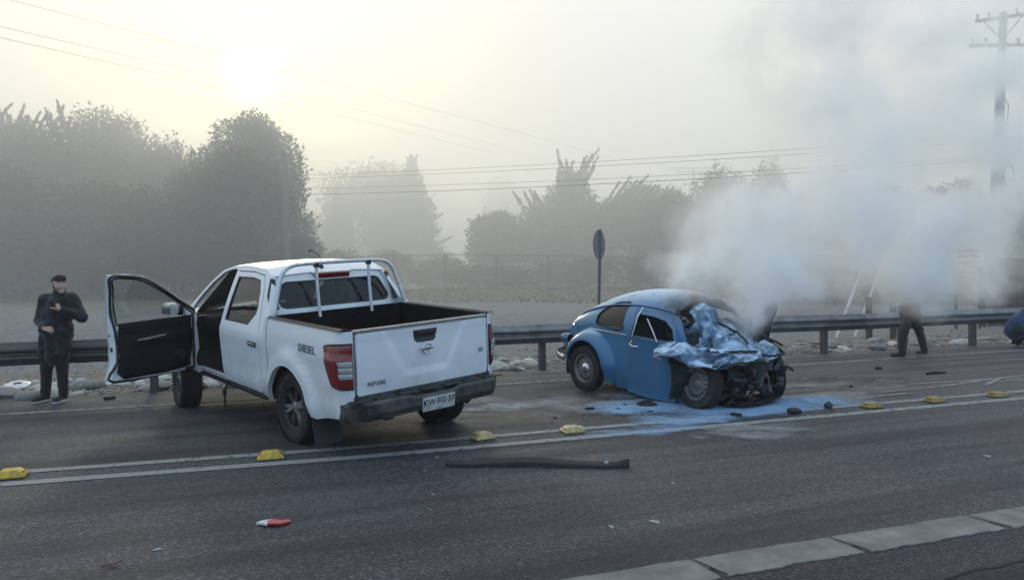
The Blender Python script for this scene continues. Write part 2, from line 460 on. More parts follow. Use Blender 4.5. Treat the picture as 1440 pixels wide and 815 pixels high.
Xr = np.arange(-120, 200, .35)
strip_sheet('road', Xr, [3.42] * len(Xr), [12.0 + .14 * nz(x * 1.3) + .08 * nz(x * 5.1, 3) for x in Xr], .006, M_ASPH, 6)
strip_sheet('near_lane', Xr, [-14] * len(Xr), [3.43] * len(Xr), .002, M_ASPH2, 3)

# worn paint: white with gaps where the asphalt shows
def paint_material(name, col, wear, scale=9.):
    m, t, b = new_mat(name)
    tc = t.n('TexCoord').outputs['Object']
    n = t.noise(tc, scale, 7, .7); n2 = t.noise(tc, 70, 4, .7)
    t.l(t.mix(t.rng(n2, .3, .7, 0, .5), col, tuple(c * .55 for c in col)), b.inputs['Base Color'])
    b.inputs['Roughness'].default_value = .7
    a = t.math('MULTIPLY', t.rng(n, wear - .05, wear + .06, 0, 1), t.rng(n2, .25, .38, .25, 1))
    t.l(a, b.inputs['Alpha']); return m
M_PAINT = paint_material('white_road_paint', (.27, .27, .265), .385)
M_PAINT2 = paint_material('faded_road_paint', (.27, .27, .27), .44)

def dl(x):   # upper stripe of the double centre line
    return np.interp(x, [-120, -6, -2, .8, 4, 9.8, 20, 60, 200], [8.3, 7.44, 7.30, 7.12, 7.07, 7.04, 7.08, 7.5, 9.5])
def stripe(name, off, w, seed, m=M_PAINT, base=dl, x0=-60, x1=120):
    X = np.arange(x0, x1, .16)
    lo = [base(x) + off - w / 2 + .012 * nz(x * 6, seed) for x in X]; hi = [base(x) + off + w / 2 + .012 * nz(x * 6, seed + 9) for x in X]
    return strip_sheet(name, X, lo, hi, .011, m)
stripe('centre_line', 0, .125, 1); stripe('centre_line', -.40, .14, 2)
stripe('edge_line', 0, .11, 3, M_PAINT2, lambda x: np.interp(x, [-60, -3, 3, 15, 120], [10.62, 10.60, 10.52, 10.78, 11.2]))
# thin white sprayed lines in the far lane, right of the wreck
b = MB()
for pts in ([(8.0, 7.72), (9.2, 7.78), (10.0, 7.95), (10.5, 8.02)], [(8.9, 8.12), (9.9, 8.05), (10.5, 8.0), (10.3, 7.86), (9.8, 7.62)], [(9.7, 7.95), (10.4, 7.78), (11.2, 7.62)], [(10.3, 7.98), (11.4, 8.12), (12.6, 8.2)], [(10.5, 7.85), (11.6, 7.9), (12.8, 8.0)], [(7.3, 7.45), (8.2, 7.5)]):
    P = bez([(x, y, 0) for x, y in pts], 6)
    for i in range(len(P) - 1):
        d = (P[i + 1] - P[i]).normalized(); q = Vector((-d.y, d.x, 0)) * (.03 + .012 * nz(i * .7, pts[0][0]))
        b.add([P[i] - q + Vector((0, 0, .0115 + .0001 * i)), P[i] + q + Vector((0, 0, .0115 + .0001 * i)), P[i + 1] + q + Vector((0, 0, .0115 + .0001 * i)), P[i + 1] - q + Vector((0, 0, .0115 + .0001 * i))], [(0, 1, 2, 3)])
o = b.build('sprayed_line', M_PAINT, ang=None); o['kind'] = 'structure'

# cracks in the near lane
M_CRACK = mat('crack_tar', (.006, .006, .006), .8)
b = MB()
for (x0, x1, y0, y1, sd) in ((3.0, 6.5, 2.86, 3.0, 1.), (.2, 3.1, 2.5, 2.84, 5.)):
    P = [Vector((x0 + (x1 - x0) * i / 40, y0 + (y1 - y0) * i / 40 + .035 * nz(i * .35, sd) + .02 * nz(i * 1.1, sd), .0062)) for i in range(41)]
    for i in range(40):
        q = Vector((0, .006 + .005 * abs(nz(i * .9, sd + 3)), 0)); b.add([P[i] - q, P[i] + q, P[i + 1] + q, P[i + 1] - q], [(0, 1, 2, 3)])
o = b.build('pavement_crack', M_CRACK, ang=None); o['kind'] = 'structure'

# ------------------------------------------------------------------ flush concrete gutter strip of separate slabs
M_CONC = mat('gutter_concrete', (.19, .186, .175), .9, var=.32, scale=5, bump=.5, bscale=90, dust=((.10, .098, .09), .35, 3.))
kerb = tag(empty('kerb', (0, 3.44, 0)), 'pale flush concrete kerb strip of cracked slabs along the near lane edge', 'kerb')
xs = [-7.4, -6.3, -5.2, -4.1, -3.0, -1.9, -.8, .35, 1.32, 2.33, 3.30, 4.42, 5.45, 6.5, 7.6, 8.7, 9.8, 10.9, 12.0]
for i in range(len(xs) - 1):
    x0, x1 = xs[i] + .003, xs[i + 1] - .003
    far_y = .135 + .012 * nz(i * 3.3); near = -.14 + .05 * nz(i * 2.1, 4); n = 30
    top = []; bot = []
    for k in range(n + 1):
        x = x0 + (x1 - x0) * k / n
        top.append((x, far_y + .012 * nz(x * 4, 7) + .008 * nz(x * 19, 2))); bot.append((x, near + .018 * nz(x * 3.3, 5) + .020 * nz(x * 13, 8) + .016 * nz(x * 31, 2)))
    # broken corners
    cz = .05 + .04 * abs(nz(i * 7.7)); bot[0] = (bot[0][0] + cz, bot[0][1] + .02); top[-1] = (top[-1][0] - .02, top[-1][1] - .01)
    out = bot + top[::-1]
    tz = .009 + .004 * nz(i * 5.5)
    bb = MB(); bb.panel(out, [], lambda x, y: (x, y, tz + .003 * nz(x * 3, y * 9)), .09, .1, out=(0, 0, -1))
    bb.build('concrete_slab', M_CONC, kerb)

# ------------------------------------------------------------------ guardrail
M_GALV = mat('galvanised_steel', (.24, .245, .25), .5, .55, var=.3, scale=3, dust=((.10, .09, .08), .5, 4.))
M_GALV_D = mat('weathered_steel', (.11, .11, .112), .6, .4, var=.3, scale=3, dust=((.09, .07, .05), .4, 5.))
M_BOLT = mat('bolt_steel', (.3, .3, .3), .5, .7)
RAIL_Y = 11.80
rail = tag(empty('guardrail', (5, RAIL_Y + .1, 0)), 'long grey corrugated steel guardrail along the far road edge', 'guardrail')
wprof = [(.0, .0), (-.012, .012), (-.018, .035), (-.03, .05), (-.078, .085), (-.083, .105), (-.074, .125), (-.022, .142), (-.018, .16), (-.022, .178), (-.074, .195), (-.083, .215), (-.078, .235), (-.03, .27), (-.018, .285), (-.012, .308), (0, .32)]
def beam(x0, x1, m, off):
    q = MB(); nn = 8; vs = []; fs = []; L = len(wprof)
    for i in range(nn + 1):
        x = x0 + (x1 - x0) * i / nn
        dy = .025 * nz(x * .35, 3); dz = .012 * nz(x * .3, 8)
        for th in (0, .004):
            for (py, pz) in wprof: vs.append((x, RAIL_Y - .02 + py + dy - off + th, .485 + pz + dz))
    for i in range(nn):
        a = i * 2 * L; c = a + 2 * L
        for j in range(L - 1):
            fs.append((a + j, c + j, c + j + 1, a + j + 1)); fs.append((a + L + j, a + L + j + 1, c + L + j + 1, c + L + j))
        fs.append((a, a + L, c + L, c)); fs.append((a + L - 1, c + L - 1, c + 2 * L - 1, a + 2 * L - 1))
    for a in (0, nn * 2 * L):
        for j in range(L - 1): fs.append((a + j, a + j + 1, a + L + j + 1, a + L + j))
    q.add(vs, fs); q = q.xf(Matrix.Translation((-5, -RAIL_Y - .1, 0)))
    return q.build('beam', m, rail, 40)
posts_x = [-1.34 + 2.03 * k for k in range(-9, 22)]
for i, k in enumerate(range(-8, 20, 2)):
    x0 = -1.34 + 2.03 * k
    beam(x0 - .16, x0 + 4.06 + .16, M_GALV_D if x0 < -1.2 else M_GALV, .006 * (i % 2))
pm = None
for x in posts_x:
    if pm is None:
        q = MB(); z0, z1 = -.6, .78
        sec = [(-.05, -.06), (.05, -.06), (.05, -.052), (-.042, -.052), (-.042, .052), (.05, .052), (.05, .06), (-.05, .06)]
        q.extrude([(a, c, z0) for a, c in sec], (0, 0, z1 - z0)); q.box((0, -.085, .645), (.075, .05, .2))
        pm = q.build('post', M_GALV_D, rail, 30, loc=(x - 5, -.005, 0))
        q = MB(); q.lathe([(0, -.012), (.016, -.010), (.017, 0), (.017, .01)], 10, 'y', (0, -.135, .645))
        bolt = q.build('bolt', M_BOLT, pm, 30)
    else:
        p2 = pm.copy(); COL.objects.link(p2); p2.parent = rail; p2.location = (x - 5, -.005, 0); p2.rotation_euler = (0, RAD(1.5) * nz(x), 0)
        b2 = bolt.copy(); COL.objects.link(b2); b2.parent = p2

# ------------------------------------------------------------------ stones on the verge
M_STONES = [mat('pale_river_stone', (.46, .445, .41), .85, var=.25, scale=6, bump=.3, bscale=20), mat('grey_river_stone', (.24, .235, .22), .9, var=.3, scale=6, bump=.3, bscale=20), mat('brown_stone', (.17, .145, .115), .95, var=.3, scale=7, bump=.5, bscale=25)]
stone_me = []
for k in range(7):
    bm = bmesh.new(); bmesh.ops.create_icosphere(bm, subdivisions=2, radius=1)
    for v in bm.verts:
        d = v.co.normalized(); q = 1 + .30 * nz(d.x * 1.1 + k * 5, d.y * 1.1, d.z * 1.1) + .05 * nz(d.x * 3, d.y * 3 + k * 3, d.z * 3)
        v.co = Vector((d.x * q, d.y * q * (.6 + .05 * k), max(d.z * q, -.5) * (.36 + .04 * (k % 3))))
    me = bpy.data.meshes.new('stone'); bm.to_mesh(me); bm.free(); me.materials.append(M_STONES[(0, 0, 1, 0, 1, 2, 1)[k]]); smooth(me, 60); stone_me.append(me)
n_st = 0
def stone(x, y, s, k, lab=None, grp='loose stones on the sandy verge'):
    global n_st
    o = link('stone', stone_me[k], None, (x, y, ground_z(x, y) + s * .08), (random.uniform(-.25, .25), random.uniform(-.2, .2), random.uniform(0, 6.28)))
    o.scale = (s, s, s)
    if lab: tag(o, lab, 'stone')
    else:
        kind_ = ('rounded pale', 'rounded pale', 'dull grey', 'rounded pale', 'dull grey', 'brown earthy', 'dull grey')[k]; size_ = 'small' if s < .09 else 'middling' if s < .15 else 'large'
        where_ = 'left of the man in black' if x < -2.75 else 'between the man and the open door' if x < -1.3 else 'below the open car door' if x < 1 else 'between the pickup and the blue wreck' if x < 6 else 'between the blue wreck and the walker' if x < 11.7 else 'right of the walker'
        lab_ = size_ + ' ' + kind_ + ' stone on the verge ' + where_
        tag(o, lab_, 'stone', lab_.replace(' stone ', ' stones '))
    if 0: tag(o, ('small rounded pale stone lying loose on the sandy verge behind the guardrail', 'small grey stone lying loose on the sandy verge behind the guardrail', 'brown earthy stone lying loose on the verge behind the guardrail')[(0, 0, 1, 0, 1, 2, 1)[k]], 'stone', ('pale stones on the sandy verge', 'grey stones on the sandy verge', 'brown stones on the sandy verge')[(0, 0, 1, 0, 1, 2, 1)[k]])
    n_st += 1
def visible_span():   # the stretches of verge that the photograph shows
    while True:
        r_ = random.random()
        x = random.uniform(-3.7, .1) if r_ < .45 else random.uniform(3.4, 5.0) if r_ < .62 else random.uniform(9.0, 17.0)
        yield x
vs_ = visible_span()
for k in range(250):
    x = next(vs_); t_ = random.random() ** 1.3
    y = 12.05 + t_ * 2.3
    s = random.choice((.06, .07, .08, .1, .12, .15, .19)) * (1.4 if y < 12.8 else 1.15)
    kk = random.choice((0, 1, 2, 3, 4, 6)) if x < 8 else random.choice((5, 5, 2, 4, 0, 6))
    stone(x, y, s, kk)
stone(-2.40, 12.75, .27, 2, 'large dark grey boulder right behind the legs of the man in black')
stone(-.62, 12.42, .17, 0, 'broad pale flat stone under the open white car door'); stone(-3.05, 13.4, .19, 3, 'long flat pale stone between the hubcap and the guardrail')
# finer pebbles: nobody could count them
V = []; F = []
ico = bmesh.new(); bmesh.ops.create_icosphere(ico, subdivisions=1, radius=1); iv = np.array([v.co[:] for v in ico.verts]); jf = np.array([[v.index for v in f.verts] for f in ico.faces]); ico.free()
for k in range(5200):
    x = random.uniform(-7, 20); y = 12.0 + abs(random.gauss(0, 1.6)); s = random.uniform(.012, .045)
    a = random.uniform(0, 6.28); q = iv * np.array([1, random.uniform(.6, 1), .55]) * s * (1 + .2 * rng.standard_normal((len(iv), 1)))
    q = np.stack([q[:, 0] * cos(a) - q[:, 1] * sin(a), q[:, 0] * sin(a) + q[:, 1] * cos(a), q[:, 2]], 1) + (x, y, ground_z(x, y) + s * .2)
    F.append(jf + len(V) * len(iv)); V.append(q)
o = np_mesh('gravel', np.concatenate(V), np.concatenate(F), M_STONES[1], sm=60); o['kind'] = 'stuff'
V = []; F = []
for k in range(900):   # small chips of stone and glass on the asphalt
    x = random.uniform(-8, 16); y = random.choice((random.uniform(3.6, 7), random.uniform(7, 12), random.gauss(11.6, .3))); s = random.uniform(.003, .009)
    q = iv * np.array([1, .8, .6]) * s; F.append(jf + len(V) * len(iv)); V.append(q + (x, y, .006 + s * .4))
o = np_mesh('grit', np.concatenate(V), np.concatenate(F), M_STONES[1], sm=60); o['kind'] = 'stuff'

# ------------------------------------------------------------------ wire fence in the mist
M_FPOST = mat('fence_post_steel', (.09, .09, .085), .8); M_WIRE = mat('wire', (.05, .05, .05), .7)
fence = tag(empty('wire_fence', at(740, 415, 39)), 'tall wire mesh fence on slim posts across the misty field', 'fence')
f0 = at(340, 415, 39); f1 = at(1140, 415, 38)
def fpt(t): 
    p = f0.lerp(f1, t); return Vector((p.x, p.y, ground_z(p.x, p.y)))
FO = Vector(fence.location)
npst = 11; q = MB(); q.tube([(0, 0, -.3), (0, 0, 1.95)], .035, 6); pme = None
for i in range(npst + 1):
    p = fpt(i / npst)
    if pme is None: po = q.build('post', M_FPOST, fence, 60, loc=p - FO); pme = po.data
    else: link('post', pme, fence, p - FO)
q = MB()
for zz in (.15, .6, 1.1, 1.6, 1.93):
    q.tube([fpt(i / 22) + Vector((0, 0, zz)) - FO for i in range(23)], .016 if zz > 1.9 else .006, 4)
q.build('rail_wire', M_WIRE, fence, 60)
q = MB(); dn = 300
for i in range(dn):      # the diagonal mesh wires
    for s_ in (1, -1):
        t0 = i / dn; t1 = t0 + s_ * 1.8 / (f1 - f0).length
        if 0 <= t1 <= 1: q.tube([fpt(t0) + Vector((0, 0, .12)) - FO, fpt(t1) + Vector((0, 0, 1.92)) - FO], .0028, 3, False)
o = q.build('wire_mesh', M_WIRE, fence, 60); o['kind'] = 'stuff'

# ------------------------------------------------------------------ utility poles and wires
M_POLE = mat('concrete_pole', (.27, .265, .25), .9, var=.15, scale=4, bump=.3); M_WOOD = mat('pole_wood', (.10, .085, .07), .9, var=.3, scale=6)
M_INS = mat('insulator', (.2, .14, .11), .4)
pb = at(1394, 450, 25); pb.z = ground_z(pb.x, pb.y)
pt = at(1411, 18, 25)
pole = tag(empty('utility_pole', pb), 'tall tapering concrete utility pole at the right, behind the smoke and guardrail', 'utility pole')
q = MB(); d = pt - pb
q.tube([Vector((0, 0, -.5)), d * .3, d * .65, d], [.235, .2, .155, .115], 12); q.build('shaft', M_POLE, pole, 50)
arm_dir = Vector((_r.x, _r.y, .10)).normalized()
def crossarm(frac, L, th, tilt):
    c = d * frac; a = Vector((_r.x, _r.y, tilt)).normalized(); qq = MB()
    qq.tube([c - a * L * .5, c + a * L * .5], th, 4); ob_ = qq.build('crossarm', M_WOOD, pole, None)
    for s_ in (-.46, -.25, .25, .46):
        qi = MB(); p = c + a * L * s_
        qi.lathe([(0, 0), (.03, .02), (.05, .07), (.025, .1), (.05, .14), (.03, .19), (0, .2)], 8, 'z', p + Vector((0, 0, .05))); qi.build('insulator', M_INS, ob_, 50)
    return c, a
ca, aa = crossarm(.985, 1.9, .06, .13); cb, ab = crossarm(.895, 2.2, .06, .0)
q = MB(); q.tube([ca - aa * .7, d * .91], .022, 5); q.build('brace', M_WOOD, pole); q = MB(); q.tube([ca + aa * .7, d * .91], .022, 5); q.build('brace', M_WOOD, pole)
q = MB()   # coil of spare cable and its bracket
for k in range(3):
    cc = d * .47 + _r * .42
    q.tube([cc + _r * (.17 * cos(a) * (1 + .1 * k)) + Vector((0, 0, .42 * sin(a))) + _f * .03 * k for a in np.linspace(0, 2 * pi, 20)], .018, 5)
q.tube([d * .53, d * .53 + _r * .35, d * .50 + _r * .45], .02, 5); q.tube([d * .75, d * .7 + _r * .3, d * .6 + _r * .25, d * .52 + _r * .35], .02, 5)
q.build('cable_coil', M_WIRE, pole, 60)

def simple_pole(px, ytop, Z, r, lab, arm=None):
    base = at(px, 420, Z); base.z = ground_z(base.x, base.y); top = at(px, ytop, Z)
    e = tag(empty('utility_pole', base), lab, 'utility pole'); h = top.z - base.z
    qq = MB(); qq.tube([(0, 0, -.3), (0, 0, h)], [r * 1.3, r], 8); qq.build('shaft', M_WOOD, e, 60)
    if arm:
        for dz, L in arm:
            q2 = MB(); q2.tube([_r * -L + Vector((0, 0, h - dz)), _r * L + Vector((0, 0, h - dz))], .07, 4); q2.build('crossarm', M_WOOD, e, None)
    return e
simple_pole(404, 214, 36.5, .13, 'slim dark wooden utility pole in front of the big left trees', [(.6, .5)])
simple_pole(497, 256, 80, .16, 'distant thin utility pole left of the pale conifer')
simple_pole(977, 236, 84, .12, 'far utility pole with a wide crossarm above the right hand trees', [(.05, 2.6), (.5, 2.0)])

def wire(p0, p1, sag, r, lab):
    q = MB(); r = r * .72; P = [p0.lerp(p1, i / 24) - Vector((0, 0, sag * (1 - (2 * i / 24 - 1) ** 2))) for i in range(25)]
    o_ = q.tube(P, r, 4).build('power_line', M_WIRE, ang=60); tag(o_, lab, 'power line', 'overhead power lines'); return o_
wire(at(-120, -34, 26), at(860, 222, 62), -.1, .012, 'highest overhead wire crossing the sunlit sky at upper left')
wire(at(-120, 10, 26), at(700, 205, 60), -.1, .012, 'second overhead wire descending from the left edge of the sky')
wire(at(-120, 26, 26), at(690, 215, 60), -.1, .012, 'lowest overhead wire descending from the left edge of the sky')
wire(at(404, 247, 36.5), at(1400, 190, 25), .15, .010, 'topmost thin wire strung between the left and right utility poles')
wire(at(404, 252, 36.5), at(1420, 197, 25), .15, .010, 'second thin wire strung between the left and right utility poles')
wire(at(404, 265, 36.5), at(1400, 219, 25), .2, .009, 'third thin wire strung between the left and right utility poles')
wire(at(404, 274, 36.5), at(1400, 224, 25), .2, .014, 'lowest and thickest wire between the left and right utility poles')
wire(at(1411, 24, 25), at(1700, -20, 22), .1, .012, 'wire leaving the top crossarm of the concrete pole to the right')
wire(at(1405, 190, 25), at(1700, 230, 22), .1, .014, 'low wire leaving the concrete pole to the right')

# ------------------------------------------------------------------ round road sign seen from behind, turned almost edge on
M_SIGN = mat('sign_back', (.2, .2, .2), .6, .3); M_SIGNP = mat('sign_post_steel', (.12, .12, .12), .6, .3)
sb = at(841, 470, 18.6); sb.z = ground_z(sb.x, sb.y)
sg = tag(empty('road_sign', sb), 'round road sign seen nearly edge on, standing behind the guardrail', 'road sign')
hz = at(844, 344, 18.6).z - sb.z
q = MB(); q.box((0, 0, (hz + .38) / 2 - .2), (.07, .045, hz + .78)); q.build('post', M_SIGNP, sg, loc=(0, 0, 0), rot=(0, RAD(1.6), -_yaw))
q = MB(); q.lathe([(0, -.006), (.375, -.006), (.38, 0), (.375, .006), (0, .006)], 36, 'y'); 
q.build('disc', M_SIGN, sg, 40, loc=_r * .05 + Vector((0, 0, hz)), rot=(0, 0, -_yaw + RAD(60)))

# ------------------------------------------------------------------ things beyond the guardrail at the right
M_WALL = mat('timber_boards', (.115, .095, .08), .9, var=.35, scale=3, bump=.4)
M_PIPE = mat('white_pipe', (.6, .6, .58), .6)
w0 = at(1383, 430, 23.5)
bf = tag(empty('board_fence', (w0.x, w0.y, ground_z(w0.x, w0.y))), 'brown board fence right of the concrete utility pole', 'fence')
for i in range(26):
    p = w0 + _r * (.25 + .23 * i); z = ground_z(p.x, p.y); h = 2.1 + .02 * nz(i * 3.1)
    q = MB(); q.box((0, 0, h / 2), (.215, .025, h), (0, 0, -_yaw))
    q.build('board', M_WALL, bf, None, loc=(p.x - w0.x, p.y - w0.y, z - ground_z(w0.x, w0.y) + .02 * nz(i)))
q = MB(); q.box((0, 0, 1.25), (.12, .12, 2.9)); q.build('post', M_WOOD, bf, None)
q = MB(); q.box(_r * 3.1 + Vector((0, 0, 2.12)) - _f * .05, (6.1, .05, .09), (0, 0, -_yaw)); q.build('top_rail', M_WOOD, bf, None)
M_BOARD = mat('sign_white', (.6, .58, .56), .6); M_RED = mat('sign_red', (.3, .13, .11), .6)
sgp = at(1362, 361, 22.5)
nb = tag(empty('notice_board', (sgp.x, sgp.y, ground_z(sgp.x, sgp.y))), 'white notice board with red bars half hidden in the smoke', 'notice board')
hh = sgp.z - ground_z(sgp.x, sgp.y)
q = MB(); q.box((0, 0, hh), (.9, .03, .62), (0, 0, -_yaw)); q.build('panel', M_BOARD, nb, None)
for dz, L in ((.19, .8), (.02, .7), (-.17, .78)):
    q = MB(); q.box(-_f * .022 + Vector((0, 0, hh + dz)), (L, .01, .09), (0, 0, -_yaw)); q.build('red_bar', M_RED, nb, None)
for s_ in (-.36, .36):
    q = MB(); q.box(_r * s_ + _f * .04 + Vector((0, 0, hh / 2)), (.06, .05, hh + .5), (0, 0, -_yaw)); q.build('leg', M_WOOD, nb, None)
for (xa, ya, xb_, yb_, lab) in ((1176, 446, 1216, 368, 'longer white slanting pole leaning beyond the guardrail in the smoke'), (1202, 446, 1242, 368, 'shorter white slanting pole leaning beyond the guardrail')):
    a = at(xa, ya, 20); c = at(xb_, yb_, 20.5); a.z = min(a.z, ground_z(a.x, a.y))
    q = MB(); q.tube([(0, 0, 0), c - a], .038, 8); o = q.build('leaning_pole', M_PIPE, ang=60, loc=a); tag(o, lab, 'pole')
for px, Z, h, lab in ((1222, 19, 1.1, 'dark short timber post beyond the guardrail beside the slanting poles'), (1256, 19, .95, 'dark short timber post beyond the guardrail just left of the walker')):
    a = at(px, 450, Z); q = MB(); q.box((0, 0, h / 2 - .1), (.12, .12, h + .2), bev=.01); o = q.build('timber_post', M_WOOD, None, None, loc=(a.x, a.y, ground_z(a.x, a.y))); tag(o, lab, 'post')

# ------------------------------------------------------------------ trees
def leaf_material(name, a, b_, tr=.15):
    m, t, b = new_mat(name)
    tc = t.n('TexCoord').outputs['Object']
    g = t.n('NewGeometry').outputs['Random Per Island']
    c = t.ramp(t.math('ADD', t.math('MULTIPLY', g, .6), t.math('MULTIPLY', t.noise(tc, .5, 3), .5)), [(.2, a), (.85, b_)])
    t.l(c, b.inputs['Base Color']); b.inputs['Roughness'].default_value = .9; b.inputs['Specular IOR Level'].default_value = .1
    tl = t.n('BsdfTranslucent'); t.l(c, tl.inputs[0]); ms = t.n('MixShader'); ms.inputs[0].default_value = .6; t.l(b.outputs[0], ms.inputs[1]); t.l(tl.outputs[0], ms.inputs[2]); t.l(ms.outputs[0], t.t.nodes['Material Output'].inputs['Surface'])
    return m
M_LEAF = [leaf_material('cypress_foliage', (.028, .038, .022), (.036, .047, .027)), leaf_material('bush_foliage', (.036, .055, .029), (.047, .066, .035)), leaf_material('olive_foliage', (.045, .048, .026), (.075, .076, .042))]
M_BARK = mat('bark', (.06, .05, .04), .95, var=.4, scale=8)

def leaves(P, D, size, flat=.35):
    """leaf clumps: bent triangle pairs at points P, growing roughly along D"""
    n = len(P); L = size * (.6 + .8 * rng.random(n))[:, None]
    D = D + .45 * rng.standard_normal((n, 3)); D /= np.linalg.norm(D, axis=1)[:, None] + 1e-9
    R = rng.standard_normal((n, 3)); S_ = np.cross(D, R); S_ /= np.linalg.norm(S_, axis=1)[:, None] + 1e-9
    N = np.cross(S_, D)
    a = P - D * L * .5; b_ = P + S_ * L * flat + N * L * .1; c = P + D * L * .6; d_ = P - S_ * L * flat + N * L * .1
    V = np.stack([a, b_, c, d_], 1).reshape(-1, 3); F = np.arange(4 * n).reshape(-1, 4)
    return V, F

def tree(name, base, lobes, n_, size_, m, label, cat='tree', trunk=None, group=None, spikes=(), limb=True):
    """lobes: (dx along view-right, dy along view, z, rx, ry, rz); spikes: (dx, z0, length, lean) upswept branch plumes"""
    e = tag(empty(name, base), label, cat, group)
    n = int(n_ * 3.6); size = size_ * .54
    P = []; D = []
    vol = np.array([l[3] * l[5] for l in lobes]); cnt = (n * vol / vol.sum()).astype(int)
    rv = np.array([_r.x, _r.y, 0]); fv = np.array([_f.x, _f.y, 0]); zv = np.array([0, 0, 1.])
    for (dx, dy, z, rx, ry, rz), k in zip(lobes, cnt):
        u = rng.standard_normal((k, 3)); u /= np.linalg.norm(u, axis=1)[:, None]
        rad = rng.random(k) ** .45
        tuft = 1 + .16 * np.sin(u[:, 0] * 7 + z * 3) * np.sin(u[:, 1] * 6 + dx) * np.sin(u[:, 2] * 8) + .05 * rng.standard_normal(k)
        q = u * (rad * tuft)[:, None] * np.array([rx, ry, rz]) + np.array([dx, dy, z])
        P.append(q[:, :1] * rv + q[:, 1:2] * fv + q[:, 2:] * zv); D.append(u[:, :1] * rv + u[:, 1:2] * fv + (u[:, 2:] * .6 + .45) * zv)
    for (dx, dy, z0, L, lx, ly) in spikes:
        k = int(15 * L / size) + 8; t = rng.random(k)[:, None] ** .75
        dirv = lx * rv + ly * fv + zv; dirv = dirv / np.linalg.norm(dirv)
        bend = (np.array([0, 0, .22 * L]) + rv * (.35 * L * (.6 + .4 * np.sign(lx + .2)))) * t ** 2
        q = (dx * rv + dy * fv + z0 * zv) + dirv * L * t + bend + rng.standard_normal((k, 3)) * .20 * (1.02 - t) ** 1.2 * min(1., L * .5)
        P.append(q); D.append(np.repeat(dirv[None] * 1.4, k, 0))
    V, F = leaves(np.concatenate(P), np.concatenate(D), size)
    np_mesh('crown', V, F, m, e)
    q = MB(); h = trunk or max(l[2] + l[5] * .5 for l in lobes)
    rr = .035 * h
    q.tube([Vector((0, 0, -.3)), Vector((.1, 0, h * .4)), Vector((0, .1, h))], [rr, rr * .6, rr * .15], 7)
    if limb:
        for (dx, dy, z, rx, ry, rz) in lobes[:8]:
            z0 = max(.15 * h, min(z - rz * .4, h * .7))
            q.tube([Vector((.05, 0, z0)), (_r * dx + _f * dy) * .55 + Vector((0, 0, z0 * .4 + z * .6)), _r * dx + _f * dy + Vector((0, 0, z))], [rr * .4, rr * .25, rr * .06], 5)
    q.build('trunk', M_BARK, e, 60); return e

def base_at(px, Z):
    p = at(px, 410, Z); return Vector((p.x, p.y, ground_z(p.x, p.y) - .1))
def H(y, Z, b_): return 1.6 + (391 - .0119 * 0 - y) / 1040 * Z - b_.z     # height above its base of a thing seen at image row y

def dome(rx, ry, h, nl, seed, low=.0, spread=.75, rl=.42):
    r_ = random.Random(seed); L = [(0, 0, h * .45, rx * .72, ry * .7, h * .5)]
    for i in range(nl):
        a = r_.uniform(0, 2 * pi); e_ = r_.uniform(-.15, 1.) * pi / 2
        s_ = r_.uniform(.7, 1.15) * rl
        L.append((rx * spread * cos(a) * cos(e_), ry * spread * sin(a) * cos(e_), h * (.38 + low) + h * .45 * sin(e_), rx * s_, ry * s_, h * s_ * .62))
    return L
def conifer(rx, h, tiers, seed, z0=.06):
    r_ = random.Random(seed); L = []; sp = []
    for i in range(tiers):
        t = (i + .5) / tiers; z = h * (z0 + (1 - z0) * t); w = 1.3 * rx * (1 - t) ** .66 + .1
        L.append((r_.uniform(-.15, .15) * w, 0, z, w * .72, w * .7, h / tiers * .95))
        for k in range(7 if t > .22 else 0):
            a = r_.uniform(0, 2 * pi); sp.append((cos(a) * w * .45, sin(a) * w * .45, z - h / tiers * .3, w * .36 * r_.uniform(.7, 1.15), 2.0 * cos(a), 2.0 * sin(a)))
    sp.append((0, 0, h * .9, h * .12, 0, 0)); return L, sp

# big dark mass on the left
b_ = base_at(45, 42); h = H(118, 42, b_)
tree('cypress_tree', b_, [(0, 0, h * .3, 4.4, 3, h * .34), (-.6, 0, h * .62, 2.6, 2, h * .24), (.8, 0, h * .55, 2.8, 2, h * .26), (-2.4, 0, h * .5, 2.2, 2, h * .24)], 9500, .34, M_LEAF[0], 'tall cypress with feathery upswept top at the far left', spikes=[(random.uniform(-3.2, 2.2), random.uniform(-1, 1), h * random.uniform(.60, .84), random.uniform(.5, 1.5), random.uniform(-.9, .9), random.uniform(-.4, .4)) for _ in range(75)])
b_ = base_at(150, 44); h = H(160, 44, b_)
tree('broad_tree', b_, dome(3.6, 3, h, 12, 3), 8000, .32, M_LEAF[0], 'rounded dark tree just right of the tall left cypress')
b_ = base_at(222, 45); h = H(206, 45, b_)
tree('broad_tree', b_, dome(4.2, 3, h, 12, 5), 8000, .32, M_LEAF[0], 'lower dome shaped dark tree in the dip of the left tree line')
b_ = base_at(352, 42); h = H(152, 42, b_)
tree('broad_tree', b_, [(0, 0, h * .8, 2.1, 2, h * .17), (-1.5, 0, h * .66, 1.9, 2, h * .17), (1.3, 0, h * .7, 2.0, 2, h * .2), (1.9, 0, h * .55, 1.5, 1.5, h * .14), (0, 0, h * .45, 2.8, 2, h * .3), (2.6, 0, h * .36, 1.3, 1.5, h * .12), (3.0, 0, h * .22, 1.2, 1.3, h * .12), (-2.2, 0, h * .3, 2, 2, h * .2), (.4, 0, h * .9, 1.2, 1.2, h * .1)], 9000, .32, M_LEAF[0], 'tall dark tree with clumped crown below the sun')
b_ = base_at(140, 36); h = H(250, 36, b_)
tree('broad_bush', b_, dome(4.6, 3, h, 16, 8), 9500, .26, M_LEAF[1], 'large green domed bush in front of the left trees', 'bush', limb=True)
b_ = base_at(330, 37); h = H(222, 37, b_)
